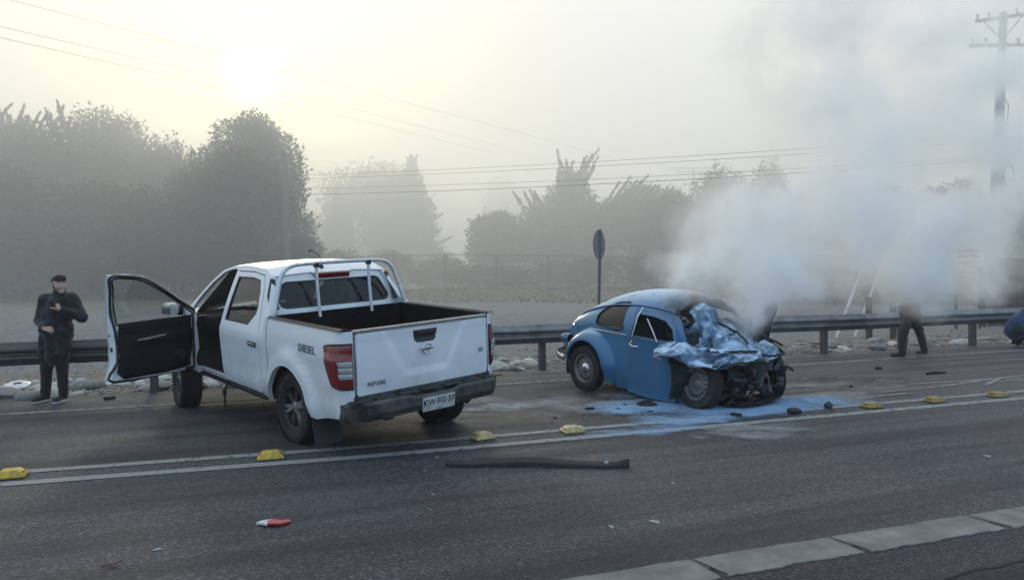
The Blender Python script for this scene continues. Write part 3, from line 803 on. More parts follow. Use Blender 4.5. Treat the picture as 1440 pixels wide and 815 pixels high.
tree('broad_bush', b_, dome(3.9, 3, h, 16, 11), 9500, .26, M_LEAF[1], 'large green bush in front of the tall tree below the sun', 'bush')
b_ = base_at(0, 37); h = H(235, 37, b_)
tree('broad_bush', b_, dome(3.6, 3, h, 14, 13), 8000, .26, M_LEAF[1], 'green bush at the left edge behind the man in black', 'bush')
b_ = base_at(240, 35); h = H(330, 35, b_)
tree('low_bush', b_, dome(4.2, 2, h, 12, 14), 5500, .22, M_LEAF[1], 'low spreading bush behind the open door of the pickup', 'bush')
b_ = base_at(415, 38); h = H(335, 38, b_)
tree('low_bush', b_, dome(2.4, 2, h, 10, 15), 3500, .22, M_LEAF[1], 'low bush at the foot of the slim wooden pole', 'bush')
b_ = base_at(70, 35); h = H(345, 35, b_)
tree('low_bush', b_, dome(4.6, 2, h, 12, 19), 5500, .22, M_LEAF[1], 'low spreading bush behind the head of the man in black', 'bush')
b_ = base_at(-90, 42); h = H(190, 42, b_)
tree('broad_tree', b_, dome(4.4, 3, h, 12, 16), 6000, .34, M_LEAF[0], 'dark tree at the extreme left edge of the tree line')
# pale trees in the middle distance
b_ = base_at(582, 74); h = H(226, 74, b_); L, sp = conifer(3.8, h, 9, 2)
tree('conifer', b_, L, 5200, .5, M_LEAF[0], 'pale misty conifer with layered branches behind the pickup', spikes=sp)
b_ = base_at(520, 78); h = H(246, 78, b_); L, sp = dome(7.6, 4, h, 14, 4, .06), []
tree('conifer', b_, L, 5200, .55, M_LEAF[0], 'broad rounded misty conifer left of the layered one', spikes=sp)
b_ = base_at(478, 76); h = H(268, 76, b_); L, sp = conifer(2.6, h, 6, 6)
tree('conifer', b_, L, 2500, .5, M_LEAF[0], 'smallest misty conifer beside the distant thin pole', spikes=sp)
for px, Z, yt, rx, sd, lab in ((462, 46, 350, 2.6, 21, 'low misty shrub behind the roof of the pickup'), (545, 50, 352, 2.8, 22, 'low misty shrub at the foot of the pale conifers'), (625, 52, 362, 2.2, 23, 'low misty shrub at the left of the wire fence')):
    b_ = base_at(px, Z); h = H(yt, Z, b_); tree('shrub', b_, dome(rx, 1.6, h, 8, sd), 1800, .26, M_LEAF[2], lab, 'shrub', limb=False)
b_ = base_at(715, 118); h = H(262, 118, b_)
tree('broad_tree', b_, dome(7, 5, h, 9, 24), 3200, .8, M_LEAF[0], 'faintest farthest tree in the gap of the mist')
# right of the gap
b_ = base_at(802, 57); h = H(232, 57, b_)
tree('cypress_tree', b_, [(0, 0, h * .35, 4.2, 3, h * .36), (0, 0, h * .66, 2.2, 2, h * .2), (.2, 0, h * .8, 1.1, 1, h * .16), (3, 0, h * .5, 2, 2, h * .2), (-2.2, 0, h * .45, 2, 2, h * .2)], 6500, .42, M_LEAF[0], 'ragged cypress with a pointed top behind the round sign',
     spikes=[(random.uniform(-1, 1.2), 0, h * random.uniform(.7, .85), random.uniform(1.2, 2.4), random.uniform(-.5, .5), 0) for _ in range(20)] + [(random.uniform(1.5, 4.6), 0, h * random.uniform(.5, .62), random.uniform(1.5, 2.9), random.uniform(.3, 1.0), 0) for _ in range(14)] + [(random.uniform(-3, -1), 0, h * random.uniform(.5, .6), random.uniform(1.2, 2.2), random.uniform(-1.2, -.4), 0) for _ in range(8)])
b_ = base_at(700, 56); h = H(305, 56, b_)
tree('broad_tree', b_, dome(3.3, 2.5, h, 10, 27), 4200, .36, M_LEAF[0], 'rounded tree at the left foot of the ragged cypress')
for px, Z, yt, rx, sd, m_, lab in ((890, 60, 262, 3.2, 28, 0, 'dark tree right of the ragged cypress above the beetle roof'), (950, 55, 268, 3.4, 29, 0, 'rounded tree above the wreck, left edge of the smoke'), (1015, 57, 252, 3.0, 30, 0, 'tree behind the crossarm pole, veiled by smoke'), (1085, 58, 244, 3.2, 31, 0, 'tallest of the trees veiled by the smoke plume'), (1165, 56, 255, 3.4, 32, 0, 'tree in the thick of the smoke above the slanting poles'), (1260, 54, 262, 3.6, 33, 0, 'tree hidden in smoke above the walker'), (1350, 50, 268, 3.2, 34, 0, 'tree in smoke left of the concrete pole')):
    b_ = base_at(px, Z); h = H(yt, Z, b_)
    tree('broad_tree', b_, dome(rx, 2.5, h, 11, sd), 4500, .36, M_LEAF[m_], lab)
b_ = base_at(1445, 42); h = H(268, 42, b_)
tree('broad_tree', b_, dome(2.9, 2.5, h, 11, 35), 5000, .3, M_LEAF[2], 'brownish tree right of the concrete utility pole')
b_ = base_at(1540, 44); h = H(250, 44, b_)
tree('broad_tree', b_, dome(3.6, 2.5, h, 11, 36), 4500, .32, M_LEAF[2], 'tree at the extreme right edge behind the board fence')
for px, Z, yt, rx, sd, lab in ((262, 39, 352, 3.0, 51, 'low scrub seen over the open door hinge of the pickup'), (20, 39, 350, 3.4, 52, 'low scrub at the left edge under the big trees'), (380, 40, 350, 3.0, 53, 'low scrub behind the cab roof of the pickup'), (150, 39, 352, 3.4, 54, 'low scrub between the man and the open car door'), (690, 46, 372, 3.2, 41, 'low scrub behind the left bays of the wire fence'), (775, 47, 368, 3.4, 42, 'low scrub behind the middle bays of the wire fence'), (865, 46, 362, 3.4, 43, 'low scrub behind the round sign'), (945, 44, 352, 3.2, 44, 'low scrub above the beetle roof'), (1030, 40, 350, 3.2, 45, 'dark scrub behind the smoking wreck'), (1120, 36, 372, 3., 46, 'dark scrub beyond the guardrail right of the wreck'), (1200, 34, 378, 2.8, 47, 'dark scrub behind the slanting white poles'), (1290, 36, 370, 3., 48, 'dark scrub behind the walker')):
    b_ = base_at(px, Z); h = H(yt, Z, b_); tree('scrub', b_, dome(rx, 1.4, h, 9, sd), 2200, .2, M_LEAF[2], lab, 'shrub', limb=False)
# dry grass along the bank
P = []; 
for k in range(15000):
    t = random.random(); p = at(random.uniform(-40, 1480), 410, random.uniform(32, 48)); P.append((p.x, p.y, ground_z(p.x, p.y) + .1))
V, F = leaves(np.array(P), np.repeat(np.array([[0, 0, 1.0]]), len(P), 0), .17, .12)
o = np_mesh('dry_grass', V, F, leaf_material('dry_grass_blades', (.08, .07, .04), (.2, .17, .1))); o['kind'] = 'stuff'
# ================================================================== white pickup (x forward, y to its left, z up; origin under the rear axle)
def car_paint(name, col, dirt, powder=None, soot=None, rough=.32, amount=.5):
    m, t, b = new_mat(name)
    tc = t.n('TexCoord').outputs['Object']
    sep = t.n('SeparateXYZ'); t.l(tc, sep.inputs[0])
    n1 = t.noise(tc, 3.5, 6, .65); n2 = t.noise(tc, 22, 5, .6); n3 = t.noise(tc, 1.2, 3)
    c = t.mix(t.rng(n3, .3, .7, 0, 1), tuple(q * .94 for q in col), col)
    spl = t.math('MULTIPLY', t.rng(sep.outputs[2], 1.15, .45, 0, 1), t.rng(n1, .38, .72, 0, amount))
    spl = t.math('ADD', spl, t.rng(n2, .62, .8, 0, amount * .35))
    c = t.mix(spl, c, dirt)
    r = t.math('ADD', t.math('MULTIPLY', spl, .4), rough)
    if powder:      # (colour, height mask a..b, threshold)
        pn = t.noise(tc, 4.2, 7, .68)
        nz_ = t.n('SeparateXYZ'); t.l(t.n('NewGeometry').outputs['Normal'], nz_.inputs[0])
        pm_ = t.math('MULTIPLY', t.rng(nz_.outputs[2], powder[1], powder[2], 0, 1), t.rng(pn, powder[3], powder[3] + .16, 0, 1))
        c = t.mix(pm_, c, powder[0]); r = t.math('ADD', r, t.math('MULTIPLY', pm_, .5))
    if soot:        # (x0, x1, z0, z1)
        sn = t.noise(tc, 5, 6, .65)
        a = t.math('MULTIPLY', t.rng(sep.outputs[0], soot[0], soot[1], 0, 1), t.rng(sep.outputs[2], soot[2], soot[3], 0, 1))
        a = t.math('MULTIPLY', a, t.rng(sn, .25, .6, .2, 1))
        c = t.mix(a, c, (.035, .034, .033)); r = t.math('ADD', r, t.math('MULTIPLY', a, .4))
    t.l(c, b.inputs['Base Color']); t.l(r, b.inputs['Roughness'])
    b.inputs['Coat Weight'].default_value = .35; b.inputs['Coat Roughness'].default_value = .12
    t.bump(n2, .04, .01, b)
    return m
M_WHITE = car_paint('white_car_paint', (.80, .81, .83), (.24, .22, .19), amount=.55)
M_BLACKP = mat('black_plastic', (.014, .014, .016), .55, var=.3, scale=7, dust=((.08, .073, .062), .25, 3.))
M_BUMP = mat('dusty_bumper_plastic', (.020, .020, .022), .6, var=.35, scale=5, dust=((.19, .175, .15), .42, 4.5))
M_TRIM = mat('door_trim_plastic', (.009, .009, .010), .7, var=.25, scale=6, spec=.25)
M_LINER = mat('bed_liner', (.006, .006, .0065), .9, var=.4, scale=5, bump=.4, dust=((.03, .027, .023), .2, 2.5), spec=.12)
M_RUB = mat('tyre_rubber', (.014, .014, .0145), .85, var=.3, scale=9, dust=((.06, .055, .048), .3, 3.5))
M_RIM = mat('dark_alloy', (.05, .05, .052), .45, .6, var=.3, scale=8, dust=((.12, .11, .10), .3, 5.))
M_RIMB = mat('bare_alloy', (.34, .34, .35), .4, .7, var=.2, scale=8, dust=((.14, .13, .12), .35, 6.))
M_CHROME = mat('chrome', (.62, .62, .63), .18, 1.0, var=.05)
M_TUBE = mat('silver_tube', (.62, .63, .65), .3, .35, var=.1, scale=5)
M_GLASS = glass_mat('window_glass', (.72, .75, .74)); M_GLASS_D = glass_mat('tinted_glass', (.30, .33, .33))
M_SEAT = mat('seat_fabric', (.035, .035, .038), .9, var=.3, scale=20); M_TAN = mat('seat_side_tan', (.30, .21, .14), .8)
M_DARK = mat('underbody', (.012, .012, .012), .85, var=.4, scale=6, dust=((.06, .055, .045), .35, 3.))
M_GREYT = mat('grey_trim', (.2, .2, .2), .45); M_LETTER = mat('grey_lettering', (.15, .155, .165), .5); M_PLATE = mat('plate_white', (.55, .55, .53), .5, dust=((.3, .28, .24), .35, 6.))
M_BLACK = mat('black_lettering', (.012, .012, .012), .6)
def lamp_mat(name, col):
    m, t, b = new_mat(name); tc = t.n('TexCoord').outputs['Object']
    w_ = t.n('TexWave'); w_.inputs['Scale'].default_value = 22; w_.bands_direction = 'Z'; t.l(tc, w_.inputs['Vector'])
    t.l(t.mix(t.rng(w_.outputs['Fac'], .2, .8, 0, 1), tuple(c * .6 for c in col), col), b.inputs['Base Color'])
    b.inputs['Roughness'].default_value = .14; b.inputs['Coat Weight'].default_value = .8; return m
M_REDL = lamp_mat('red_lens', (.24, .008, .011)); M_CLEARL = lamp_mat('clear_lens', (.45, .46, .46)); M_REDD = lamp_mat('dull_red_lens', (.22, .012, .014))

truck = tag(empty('pickup_truck', (1.2, 7.945, 0), RAD(112.2)), 'white double cab pickup truck leaning on its left side with the front left door open', 'pickup truck')
T_ROT = (RAD(-3.37), RAD(-2.99), 0); T_LOC = (0, 0, -.035)
def tp(q, name, m, ang=35, parent=None):
    if parent is not None: return q.build(name, m, parent, ang)
    return q.build(name, m, truck, ang, loc=T_LOC, rot=T_ROT)

def side(u, w):
    v = .900
    if w < .62: v -= .05 * ((.62 - w) / .2) ** 2
    if u > .555:
        if w > 1.08: v -= (w - 1.08) * .27 + .05 * ((w - 1.08) / .65) ** 2
    elif w > 1.14: v -= .16 * (w - 1.14) + .8 * max(0, w - 1.24) ** 2
    v += .010 * math.exp(-((w - 1.02) / .05) ** 2) - .008 * math.exp(-((w - .70) / .09) ** 2)
    if u > 2.75: v -= .07 * ((u - 2.75) / 1.1) ** 2
    for cu, cw in ((0, .41), (3.15, .36)):
        r_ = sqrt((u - cu) ** 2 + (w - cw) ** 2); v += .042 * sstep(.62, .535, r_)
    return v
def bedmap(x, w, off=0.):
    if x >= -.88: return (x, side(x, w) + off, w)
    th = min(1.12, (-.88 - x) / .24) * pi / 2; v0 = side(-.88, w)
    a, c_ = .175 + off, v0 - .765 + off
    if th <= pi / 2: return (-.88 - a * sin(th), .765 + c_ * cos(th), w)
    return (-.88 - a, .765 - (th - pi / 2) * .12, w)

# --- bed sides
def arc(cu, cw, R, a0, a1, n=22): return [(cu + R * cos(a0 + (a1 - a0) * i / n), cw + R * sin(a0 + (a1 - a0) * i / n)) for i in range(n + 1)]
bed_out = [(.47, .46), (.47, 1.285), (-1.115, 1.285), (-1.115, .60), (-1.04, .515), (-.72, .47), (-.55, .43)] + arc(0, .41, .455, RAD(177), RAD(3)) + [(.462, .44)]
for sgn in (1, -1):
    q = MB(); q.panel(bed_out[::-1], [], lambda x, w: bedmap(x, w), .055, -.012)
    lip = MB()     # arch lip and dark inner wheel well
    A = arc(0, .41, .455, RAD(177), RAD(3), 26)
    q.grid(lambda s, t_: (lambda p: (p[0], side(*p) + .004 - .05 * t_, p[1] - .004 * t_))(A[min(26, int(s * 26 + .5))]), 26, 2)
    M_ = Matrix.Diagonal((1, sgn, 1, 1)); q.xf(M_); bs = tp(q, 'bed_side', M_WHITE, 40)
    q = MB(); q.grid(lambda s, t_: (lambda p: (p[0] * 1.02, .86 - .34 * t_, .41 + (p[1] - .41) * 1.02))(A[min(26, int(s * 26 + .5))]), 26, 1)
    q.panel(A + [(.5, .3), (-.5, .3)], [], lambda x, w: (x, .52, w), .2); q.xf(M_); tp(q, 'wheel_well', M_DARK, 40, bs)
    q = MB(); q.grid(lambda s, t_: (.48 - 1.50 * s, side(.45 - 1.36 * s, 1.285) + .012 - .10 * t_, 1.286 + .022 * sin(pi * min(1, t_ * 1.1 + .05)) - .05 * (t_ > .99)), 24, 6); q.xf(M_); tp(q, 'rail_cap', M_BLACKP, 50, bs)
    if sgn > 0:
        dm = Matrix(((-1, 0, 0, -.43), (0, 0, 1, .911), (0, 1, 0, 1.075), (0, 0, 0, 1)))
        text_mesh('lettering', 'DIESEL', .105, M_LETTER, bs, dm @ Matrix.Scale(1, 4), .001, spacing=1.12, offset=.002)
    # tail lamp
    lo_ = [(-.76, 1.145), (-.83, 1.165), (-.95, 1.18), (-1.105, 1.185), (-1.105, .765), (-.97, .765), (-.885, .785), (-.845, .83), (-.80, .95)]
    q = MB(); q.panel(lo_[::-1], [], lambda x, w: bedmap(x, w, .006), .04, -.02); q.xf(M_); tl = tp(q, 'tail_light', M_BLACKP, 30)
    ins = [(-.785, 1.130), (-.83, 1.148), (-.95, 1.163), (-1.095, 1.168), (-1.095, .785), (-.97, .785), (-.895, .803), (-.865, .845), (-.825, .95)]
    q = MB(); q.panel(ins[::-1], [], lambda x, w: bedmap(x, w, .013 + .012 * sin(pi * min(1, max(0, (w - .78) / .39))) - .006 * (w > 1.04) * sstep(1.02, 1.06, w)), .03, -.01); q.xf(M_); tp(q, 'red_lens', M_REDL, 40, tl)
    cl = [(-.955, 1.02), (-1.085, 1.03), (-1.085, .865), (-.985, .86), (-.955, .9)]
    for wa, wb in ((.868, .915), (.922, .968), (.975, 1.022)):
        q = MB(); q.panel([(-.985, wa), (-.975, wb), (-1.088, wb + .004), (-1.088, wa)], [], lambda x, w: bedmap(x, w, .028 + .006 * sin((w - wa) / .047 * pi)), .02, -.012); q.xf(M_); tp(q, 'clear_lens', M_CLEARL, 40, tl)

# --- load bed inside
q = MB()
q.box((-.25, 0, .80), (1.56, 1.56, .04)); q.box((.52, 0, 1.05), (.03, 1.6, .5))
for s_ in (1, -1):
    q.box((-.25, s_ * .78, 1.05), (1.56, .03, .49)); q.box((0, s_ * .66, .92), (.95, .24, .22), bev=.04)
for k in range(13): q.box((-.25, -.66 + .11 * k, .825), (1.5, .05, .014))
tp(q, 'bed_liner', M_LINER, 30)
# --- tailgate
def tgu(v, w):
    av = abs(v)
    e = max((av - (.20 + (w - .80) * .55)) * .85, (.86 - w))     # below or outside the inverted trapezoid
    return -1.056 - .016 * sstep(-.005, .03, e) + .010 * ((w - 1.0) / .3) ** 2 + .006 * (v / .75) ** 2 - .008 * sstep(1.17, 1.24, w)
ro = [(-.745, .715), (-.745, 1.245), (-.73, 1.262), (.73, 1.262), (.745, 1.245), (.745, .715), (.73, .70), (-.73, .70)]
hr = [(-.135, 1.225), (.135, 1.225), (.125, 1.13), (.09, 1.105), (-.09, 1.105), (-.125, 1.13)]
q = MB(); q.panel(ro, [hr], lambda v, w: (tgu(v, w), v, w), .035, .05, out=(1, 0, 0)); tg = tp(q, 'tailgate', M_WHITE, 40)
q = MB(); q.box((-1.035, 0, 1.278), (.075, 1.52, .026), bev=.008); tp(q, 'top_moulding', M_GREYT, 30, tg)
q = MB(); q.panel([(v * .98, 1.165 + (w - 1.165) * .98) for v, w in hr], [], lambda v, w: (-1.062 + .018 * math.exp(-((w - 1.15) / .03) ** 2), v, w), .02, .02, out=(1, 0, 0)); q.box((-1.07, 0, 1.20), (.012, .2, .035), bev=.004); tp(q, 'handle', M_BLACKP, 30, tg)
q = MB(); q.lathe([(.004, -.006), (.007, 0), (.004, .006), (0, .006)], 10, 'x', (-1.078, -.1, 1.165)); tp(q, 'key_lock', M_CHROME, 40, tg)
q = MB(); Rr = .052; q.tube([(-1.082, Rr * cos(a), 1.045 + Rr * .92 * sin(a)) for a in np.linspace(0, 2 * pi, 30)], .008, 6, False); q.box((-1.085, 0, 1.045), (.014, .135, .024), bev=.003); em = tp(q, 'emblem', M_CHROME, 40, tg)
# frame for text on the tailgate: letters read from behind
def tgm(v, w, u=-1.0785): return Matrix(((0, 0, -1, u), (-1, 0, 0, v), (0, 1, 0, w), (0, 0, 0, 1)))
text_mesh('lettering', 'NISSAN', .020, M_BLACK, em, tgm(0, 1.045, -1.0925), .0006, spacing=1.3)
text_mesh('lettering', 'NP300', .062, M_LETTER, tg, tgm(.555, .795, -1.076), .003, spacing=1.12)
text_mesh('lettering', 'SE', .058, M_LETTER, tg, tgm(-.655, .945, -1.076), .003, shear=.2, spacing=1.1)
# --- bumper
prof = [(-1.03, .657), (-1.10, .66), (-1.14, .65), (-1.18, .665), (-1.21, .64), (-1.212, .55), (-1.17, .485), (-1.10, .475), (-1.03, .48)]
q = MB(); nv = 36; vs = []; fs = []
for i in range(nv + 1):
    t_ = -1 + 2 * i / nv; v = t_ * .875; k = abs(t_)
    for (u, w) in prof:
        fu = .16 * sstep(.80, 1.0, k); sq = 1 - .18 * sstep(.9, 1, k)
        notch = -.03 * sstep(.30, .26, k) if w > .62 and u < -1.08 else 0
        vs.append((u + fu, v, .55 + (w - .55) * sq + notch))
n_ = len(prof)
for i in range(nv):
    for j in range(n_): fs.append((i * n_ + j, (i + 1) * n_ + j, (i + 1) * n_ + (j + 1) % n_, i * n_ + (j + 1) % n_))
fs += [tuple(range(n_)), tuple(nv * n_ + j for j in range(n_))]
q.add(vs, fs); bp = tp(q, 'rear_bumper', M_BUMP, 32)
q = MB()
for k in range(7): q.box((-1.12, -.75 + .25 * k, .668), (.09, .22, .014), bev=.004)
tp(q, 'step_pad', M_BLACKP, 30, bp)
pm_ = Matrix.Translation((-1.222, -.02, .545)) @ Euler((RAD(0), RAD(-6), 0)).to_matrix().to_4x4()
q = MB(); q.box((0, 0, 0), (.006, .37, .135), bev=.002); q.xf(pm_); pl = tp(q, 'licence_plate', M_PLATE, 30)
text_mesh('plate_lettering', 'KW·FG·37', .082, M_BLACK, pl, pm_ @ tgm(0, .012, -.0036), .0006, spacing=1.0, offset=.0015)
text_mesh('plate_lettering', 'CHILE', .022, M_BLACK, pl, pm_ @ tgm(0, -.052, -.0036), .0004)
# gap filler under the tailgate
q = MB(); q.box((-1.03, 0, .675), (.06, 1.56, .05)); tp(q, 'rear_sill', M_BUMP, 30)

# --- cab
cab_out = [(.495, .46), (.495, 1.30), (.56, 1.38), (.66, 1.56), (.76, 1.70), (.95, 1.765), (1.4, 1.785), (1.85, 1.765), (2.1, 1.715), (2.35, 1.585), (2.65, 1.385), (2.95, 1.18), (2.86, 1.14), (2.79, 1.08), (2.79, .46), (2.6, .43), (.8, .43)]
rd = [(1.60, .475), (1.665, .70), (1.68, .92), (1.665, 1.10), (1.64, 1.30), (1.61, 1.55), (1.59, 1.71), (1.20, 1.715), (.93, 1.69), (.84, 1.58), (.76, 1.34), (.70, 1.12), (.67, .90), (.66, .70), (.67, .52), (.70, .475)]
fd = [(2.755, .475), (2.755, 1.10), (2.80, 1.205), (2.58, 1.365), (2.30, 1.555), (2.07, 1.68), (1.85, 1.722), (1.655, 1.722), (1.675, 1.55), (1.705, 1.30), (1.73, 1.09), (1.745, .92), (1.73, .70), (1.665, .475)]
rdw = [(1.61, 1.17), (1.585, 1.40), (1.55, 1.66), (1.18, 1.665), (.98, 1.645), (.90, 1.53), (.845, 1.36), (.85, 1.30), (1.0, 1.17)]
def grow(L, d):
    cx = sum(p[0] for p in L) / len(L); cy = sum(p[1] for p in L) / len(L)
    return [(p[0] + d * np.sign(p[0] - cx), p[1] + d * np.sign(p[1] - cy)) for p in L]
rd = [(x + .06 * sstep(1.4, 1.58, x), w) for x, w in rd]; rdw = [(x + .05 * sstep(1.4, 1.54, x), w) for x, w in rdw]; fd2 = [(x + .06 * sstep(1.85, 1.7, x) - .10 * sstep(2.68, 2.75, x) * (w < 1.15), max(w, .52)) for x, w in fd]
for sgn in (1, -1):
    M_ = Matrix.Diagonal((1, sgn, 1, 1))
    q = MB(); q.panel(cab_out[::-1], [grow(rd, .012), grow(fd2, .012)], lambda x, w: (x, side(x, w), w), .07, .05, out=(0, -1, 0)); q.xf(M_); cs = tp(q, 'cab_side', M_WHITE, 40)
    # rear door
    q = MB(); q.panel(rd, [rdw], lambda x, w: (x, side(x, w) + .004, w), .055, .045, out=(0, -1, 0)); q.xf(M_); dr = tp(q, 'rear_door', M_WHITE, 40)
    q = MB(); q.panel(grow(rdw, .012), [[(1.22 + (x - 1.22) * .94, 1.42 + (w - 1.42) * .925) for x, w in rdw]], lambda x, w: (x, side(x, w) + .002, w), .06, .012, out=(0, -1, 0)); q.xf(M_); tp(q, 'window_seal', M_BLACKP, 30, dr)
    q = MB(); q.panel(rdw, [], lambda x, w: (x, side(x, w) - .010, w), .1); q.xf(M_); tp(q, 'window', M_GLASS, 40, dr)
    q = MB(); q.box((.84, side(.84, .99) + .006, .985), (.20, .012, .055), bev=.005); q.xf(M_); hd = tp(q, 'handle', M_BLACKP, 30, dr)
    q = MB(); q.box((.82, side(.84, .99) + .028, .993), (.17, .02, .026), bev=.008); q.xf(M_); tp(q, 'grip', M_CHROME if sgn < 0 else M_GREYT, 40, hd)
    q = MB(); q.panel([(1.58, 1.11), (1.60, .5), (.72, .5), (.74, 1.1)], [], lambda x, w: (x, side(x, w) - .075, w), .15, .03, out=(0, -1, 0)); q.xf(M_); tp(q, 'trim_panel', M_TRIM, 30, dr)
    # sill
    q = MB(); q.box((1.7, .83, .435), (2.1, .09, .07), bev=.02); q.xf(M_); tp(q, 'sill', M_BLACKP, 30)
    # front wing with wheel arch
    wing = [(2.80, .46), (2.80, 1.10), (2.92, 1.13), (3.4, 1.085), (3.85, 1.0), (4.02, .88), (4.06, .62), (3.98, .46), (3.66, .43)] + arc(3.15, .36, .45, RAD(8), RAD(170)) + [(2.70 + .12, .43)]
    q = MB(); q.panel(wing, [], lambda x, w: (x, side(x, w) - .16 * sstep(3.6, 4.1, x) ** 2, w), .06, .02, out=(0, -1, 0)); q.xf(M_); wg = tp(q, 'front_wing', M_WHITE, 40)
    A = arc(3.15, .36, .455, RAD(180), RAD(0), 20)
    q = MB(); q.grid(lambda s, t_: (lambda p: (p[0], .86 - .4 * t_, p[1]))(A[min(20, int(s * 20 + .5))]), 20, 1); q.panel(A, [], lambda x, w: (x, .46, w), .2); q.xf(M_); tp(q, 'wheel_well', M_DARK, 40, wg)
    q = MB(); q.panel([(3.72, .98), (3.98, .90), (4.02, .78), (3.80, .80)], [], lambda x, w: (x + .03, side(x, w) - .15 * sstep(3.6, 4.1, x) ** 2 + .004, w), .06, .03, out=(0, -1, 0)); q.xf(M_); tp(q, 'headlight', M_CLEARL, 40, wg)
# front door, right side: closed
q = MB(); fw = [(1.785, 1.135), (1.765, 1.35), (1.735, 1.56), (1.72, 1.665), (1.86, 1.668), (2.05, 1.63), (2.28, 1.51), (2.54, 1.335), (2.66, 1.25), (2.66, 1.135)]
q.panel(fd2[::-1], [fw], lambda x, w: (x, side(x, w) + .004, w), .06, .045, out=(0, -1, 0)); q.xf(Matrix.Diagonal((1, -1, 1, 1))); dr = tp(q, 'front_door', M_WHITE, 40)
q = MB(); q.panel(fw, [], lambda x, w: (x, -side(x, w) + .01, w), .1); tp(q, 'window', M_GLASS, 40, dr)
q = MB(); q.box((1.92, -side(1.9, .99) - .02, 1.0), (.18, .03, .03), bev=.008); tp(q, 'handle', M_BLACKP, 30, dr)
q = MB(); q.box((2.62, -1.02, 1.22), (.10, .20, .16), bev=.04); q.box((2.66, -.90, 1.17), (.05, .12, .05)); tp(q, 'wing_mirror', M_WHITE, 40, dr)
q = MB(); q.panel([(2.7, 1.11), (2.7, .52), (1.74, .52), (1.78, 1.11)], [], lambda x, w: (x, -side(x, w) + .08, w), .2, .03, out=(0, 1, 0)); tp(q, 'trim_panel', M_TRIM, 30, dr)

# front door, left side: open about 75 degrees on its front hinges
R_t = Euler(T_ROT).to_matrix().to_4x4(); hinge = Vector((2.775, side(2.75, .8) - .012, 0))
DM = Matrix.Translation(T_LOC) @ R_t @ Matrix.Translation(hinge) @ Matrix.Rotation(RAD(-76), 4, 'Z') @ Matrix.Translation(-hinge)
def dp(q, name, m, ang=35, parent=None):
    if parent is not None: return q.build(name, m, parent, ang)
    o_ = q.build(name, m, truck, ang); o_.matrix_local = DM; return o_
fd_rim = [(1.735 + (x - 1.735), w) for x, w in fd]
q = MB(); q.panel(fd, [fw], lambda x, w: (x, side(x, w) + .004, w), .055, .03, out=(0, -1, 0))
# thickness of the shut faces and the inner white rim
inner = [(2.20 + (x - 2.20) * .985, 1.05 + (w - 1.05) * .985) for x, w in fd]
n0 = len(fd)
ring = []
for i in range(n0):
    a, b2 = fd[i], fd[(i + 1) % n0]
    k = max(1, int(Vector((a[0] - b2[0], a[1] - b2[1])).length / .06)); ring += [(a[0] + (b2[0] - a[0]) * j / k, a[1] + (b2[1] - a[1]) * j / k) for j in range(k)]
nr = len(ring); vs = []; fs = []
for (x, w) in ring:
    xi, wi = 2.20 + (x - 2.20) * .965, 1.05 + (w - 1.05) * .972
    s0 = side(x, w); dpt = .135 if w < 1.12 else .135 - .085 * min(1, (w - 1.12) / .10)
    vs += [(x, s0, w), (x, s0 - dpt * .7, w), (xi, side(xi, wi) - dpt, wi)]
for i in range(nr):
    j = (i + 1) % nr
    fs += [(i * 3, j * 3, j * 3 + 1, i * 3 + 1), (i * 3 + 1, j * 3 + 1, j * 3 + 2, i * 3 + 2)]
q.add(vs, fs)
big = [(2.20 + (x - 2.20) * .965, 1.05 + (w - 1.05) * .972) for x, w in fd]
fwi = [(2.19 + (x - 2.19) * .985, 1.40 + (w - 1.40) * .985) for x, w in fw]
def dpt_(w): return .135 if w < 1.12 else .135 - .085 * min(1, (w - 1.12) / .10)
q.panel(big, [fwi], lambda x, w: (x, side(x, w) - dpt_(w), w), .055)
fdo = dp(q, 'front_door', M_WHITE, 38); fdo['label'] = 'open front left door showing its black inner trim'
q = MB(); q.panel(fw, [], lambda x, w: (x, side(x, w) - .02, w), .1); dp(q, 'window', M_GLASS, 40, fdo)
q = MB()   # black seals: one round the door, one round the window
def seal(L, r_, dd):
    P = [Vector((x, side(x, w) - dd(w), w)) for x, w in L]; P.append(P[0]); q.tube(bez(P, 4), r_, 6, False)
seal([(2.20 + (x - 2.20) * .94, 1.06 + (w - 1.06) * .955) for x, w in fd], .016, lambda w: dpt_(w) + .004)
seal(fw, .011, lambda w: dpt_(w) + .001)
dp(q, 'rubber_seal', M_BLACKP, 60, fdo)
trim = [(2.67, .535), (2.70, .85), (2.695, 1.155), (1.80, 1.155), (1.79, .95), (1.79, .78), (1.75, .59), (1.82, .515), (2.3, .505)]
def trd(x, w): return side(x, w) - .142 - .035 * sstep(.0, .07, min(x - 1.75, 2.70 - x, w - .50, 1.16 - w)) - .02 * math.exp(-((w - .93) / .05) ** 2) * sstep(1.9, 2.0, x)
q = MB(); q.panel(trim, [], lambda x, w: (x, trd(x, w), w), .035, .02, out=(0, 1, 0)); tr_ = dp(q, 'trim_panel', M_TRIM, 40, fdo)
q = MB(); q.tube([(1.98, trd(1.98, .96) - .02, .945), (2.1, trd(2.1, .96) - .035, .95), (2.32, trd(2.3, .96) - .02, .965)], [.010, .016, .012], 8); dp(q, 'pull_handle', M_GREYT, 50, tr_)
q = MB(); q.lathe([(.085, 0), (.085, -.01), (.06, -.014), (0, -.012)], 22, 'y', (2.48, trd(2.48, .68) - .004, .68)); dp(q, 'speaker_grille', M_BLACKP, 40, tr_)
q = MB(); q.panel([(1.86, .56), (2.5, .56), (2.45, .70), (1.92, .72)], [], lambda x, w: (x, trd(x, w) - .045, w), .1, .04, out=(0, 1, 0)); dp(q, 'door_pocket', M_TRIM, 30, tr_)
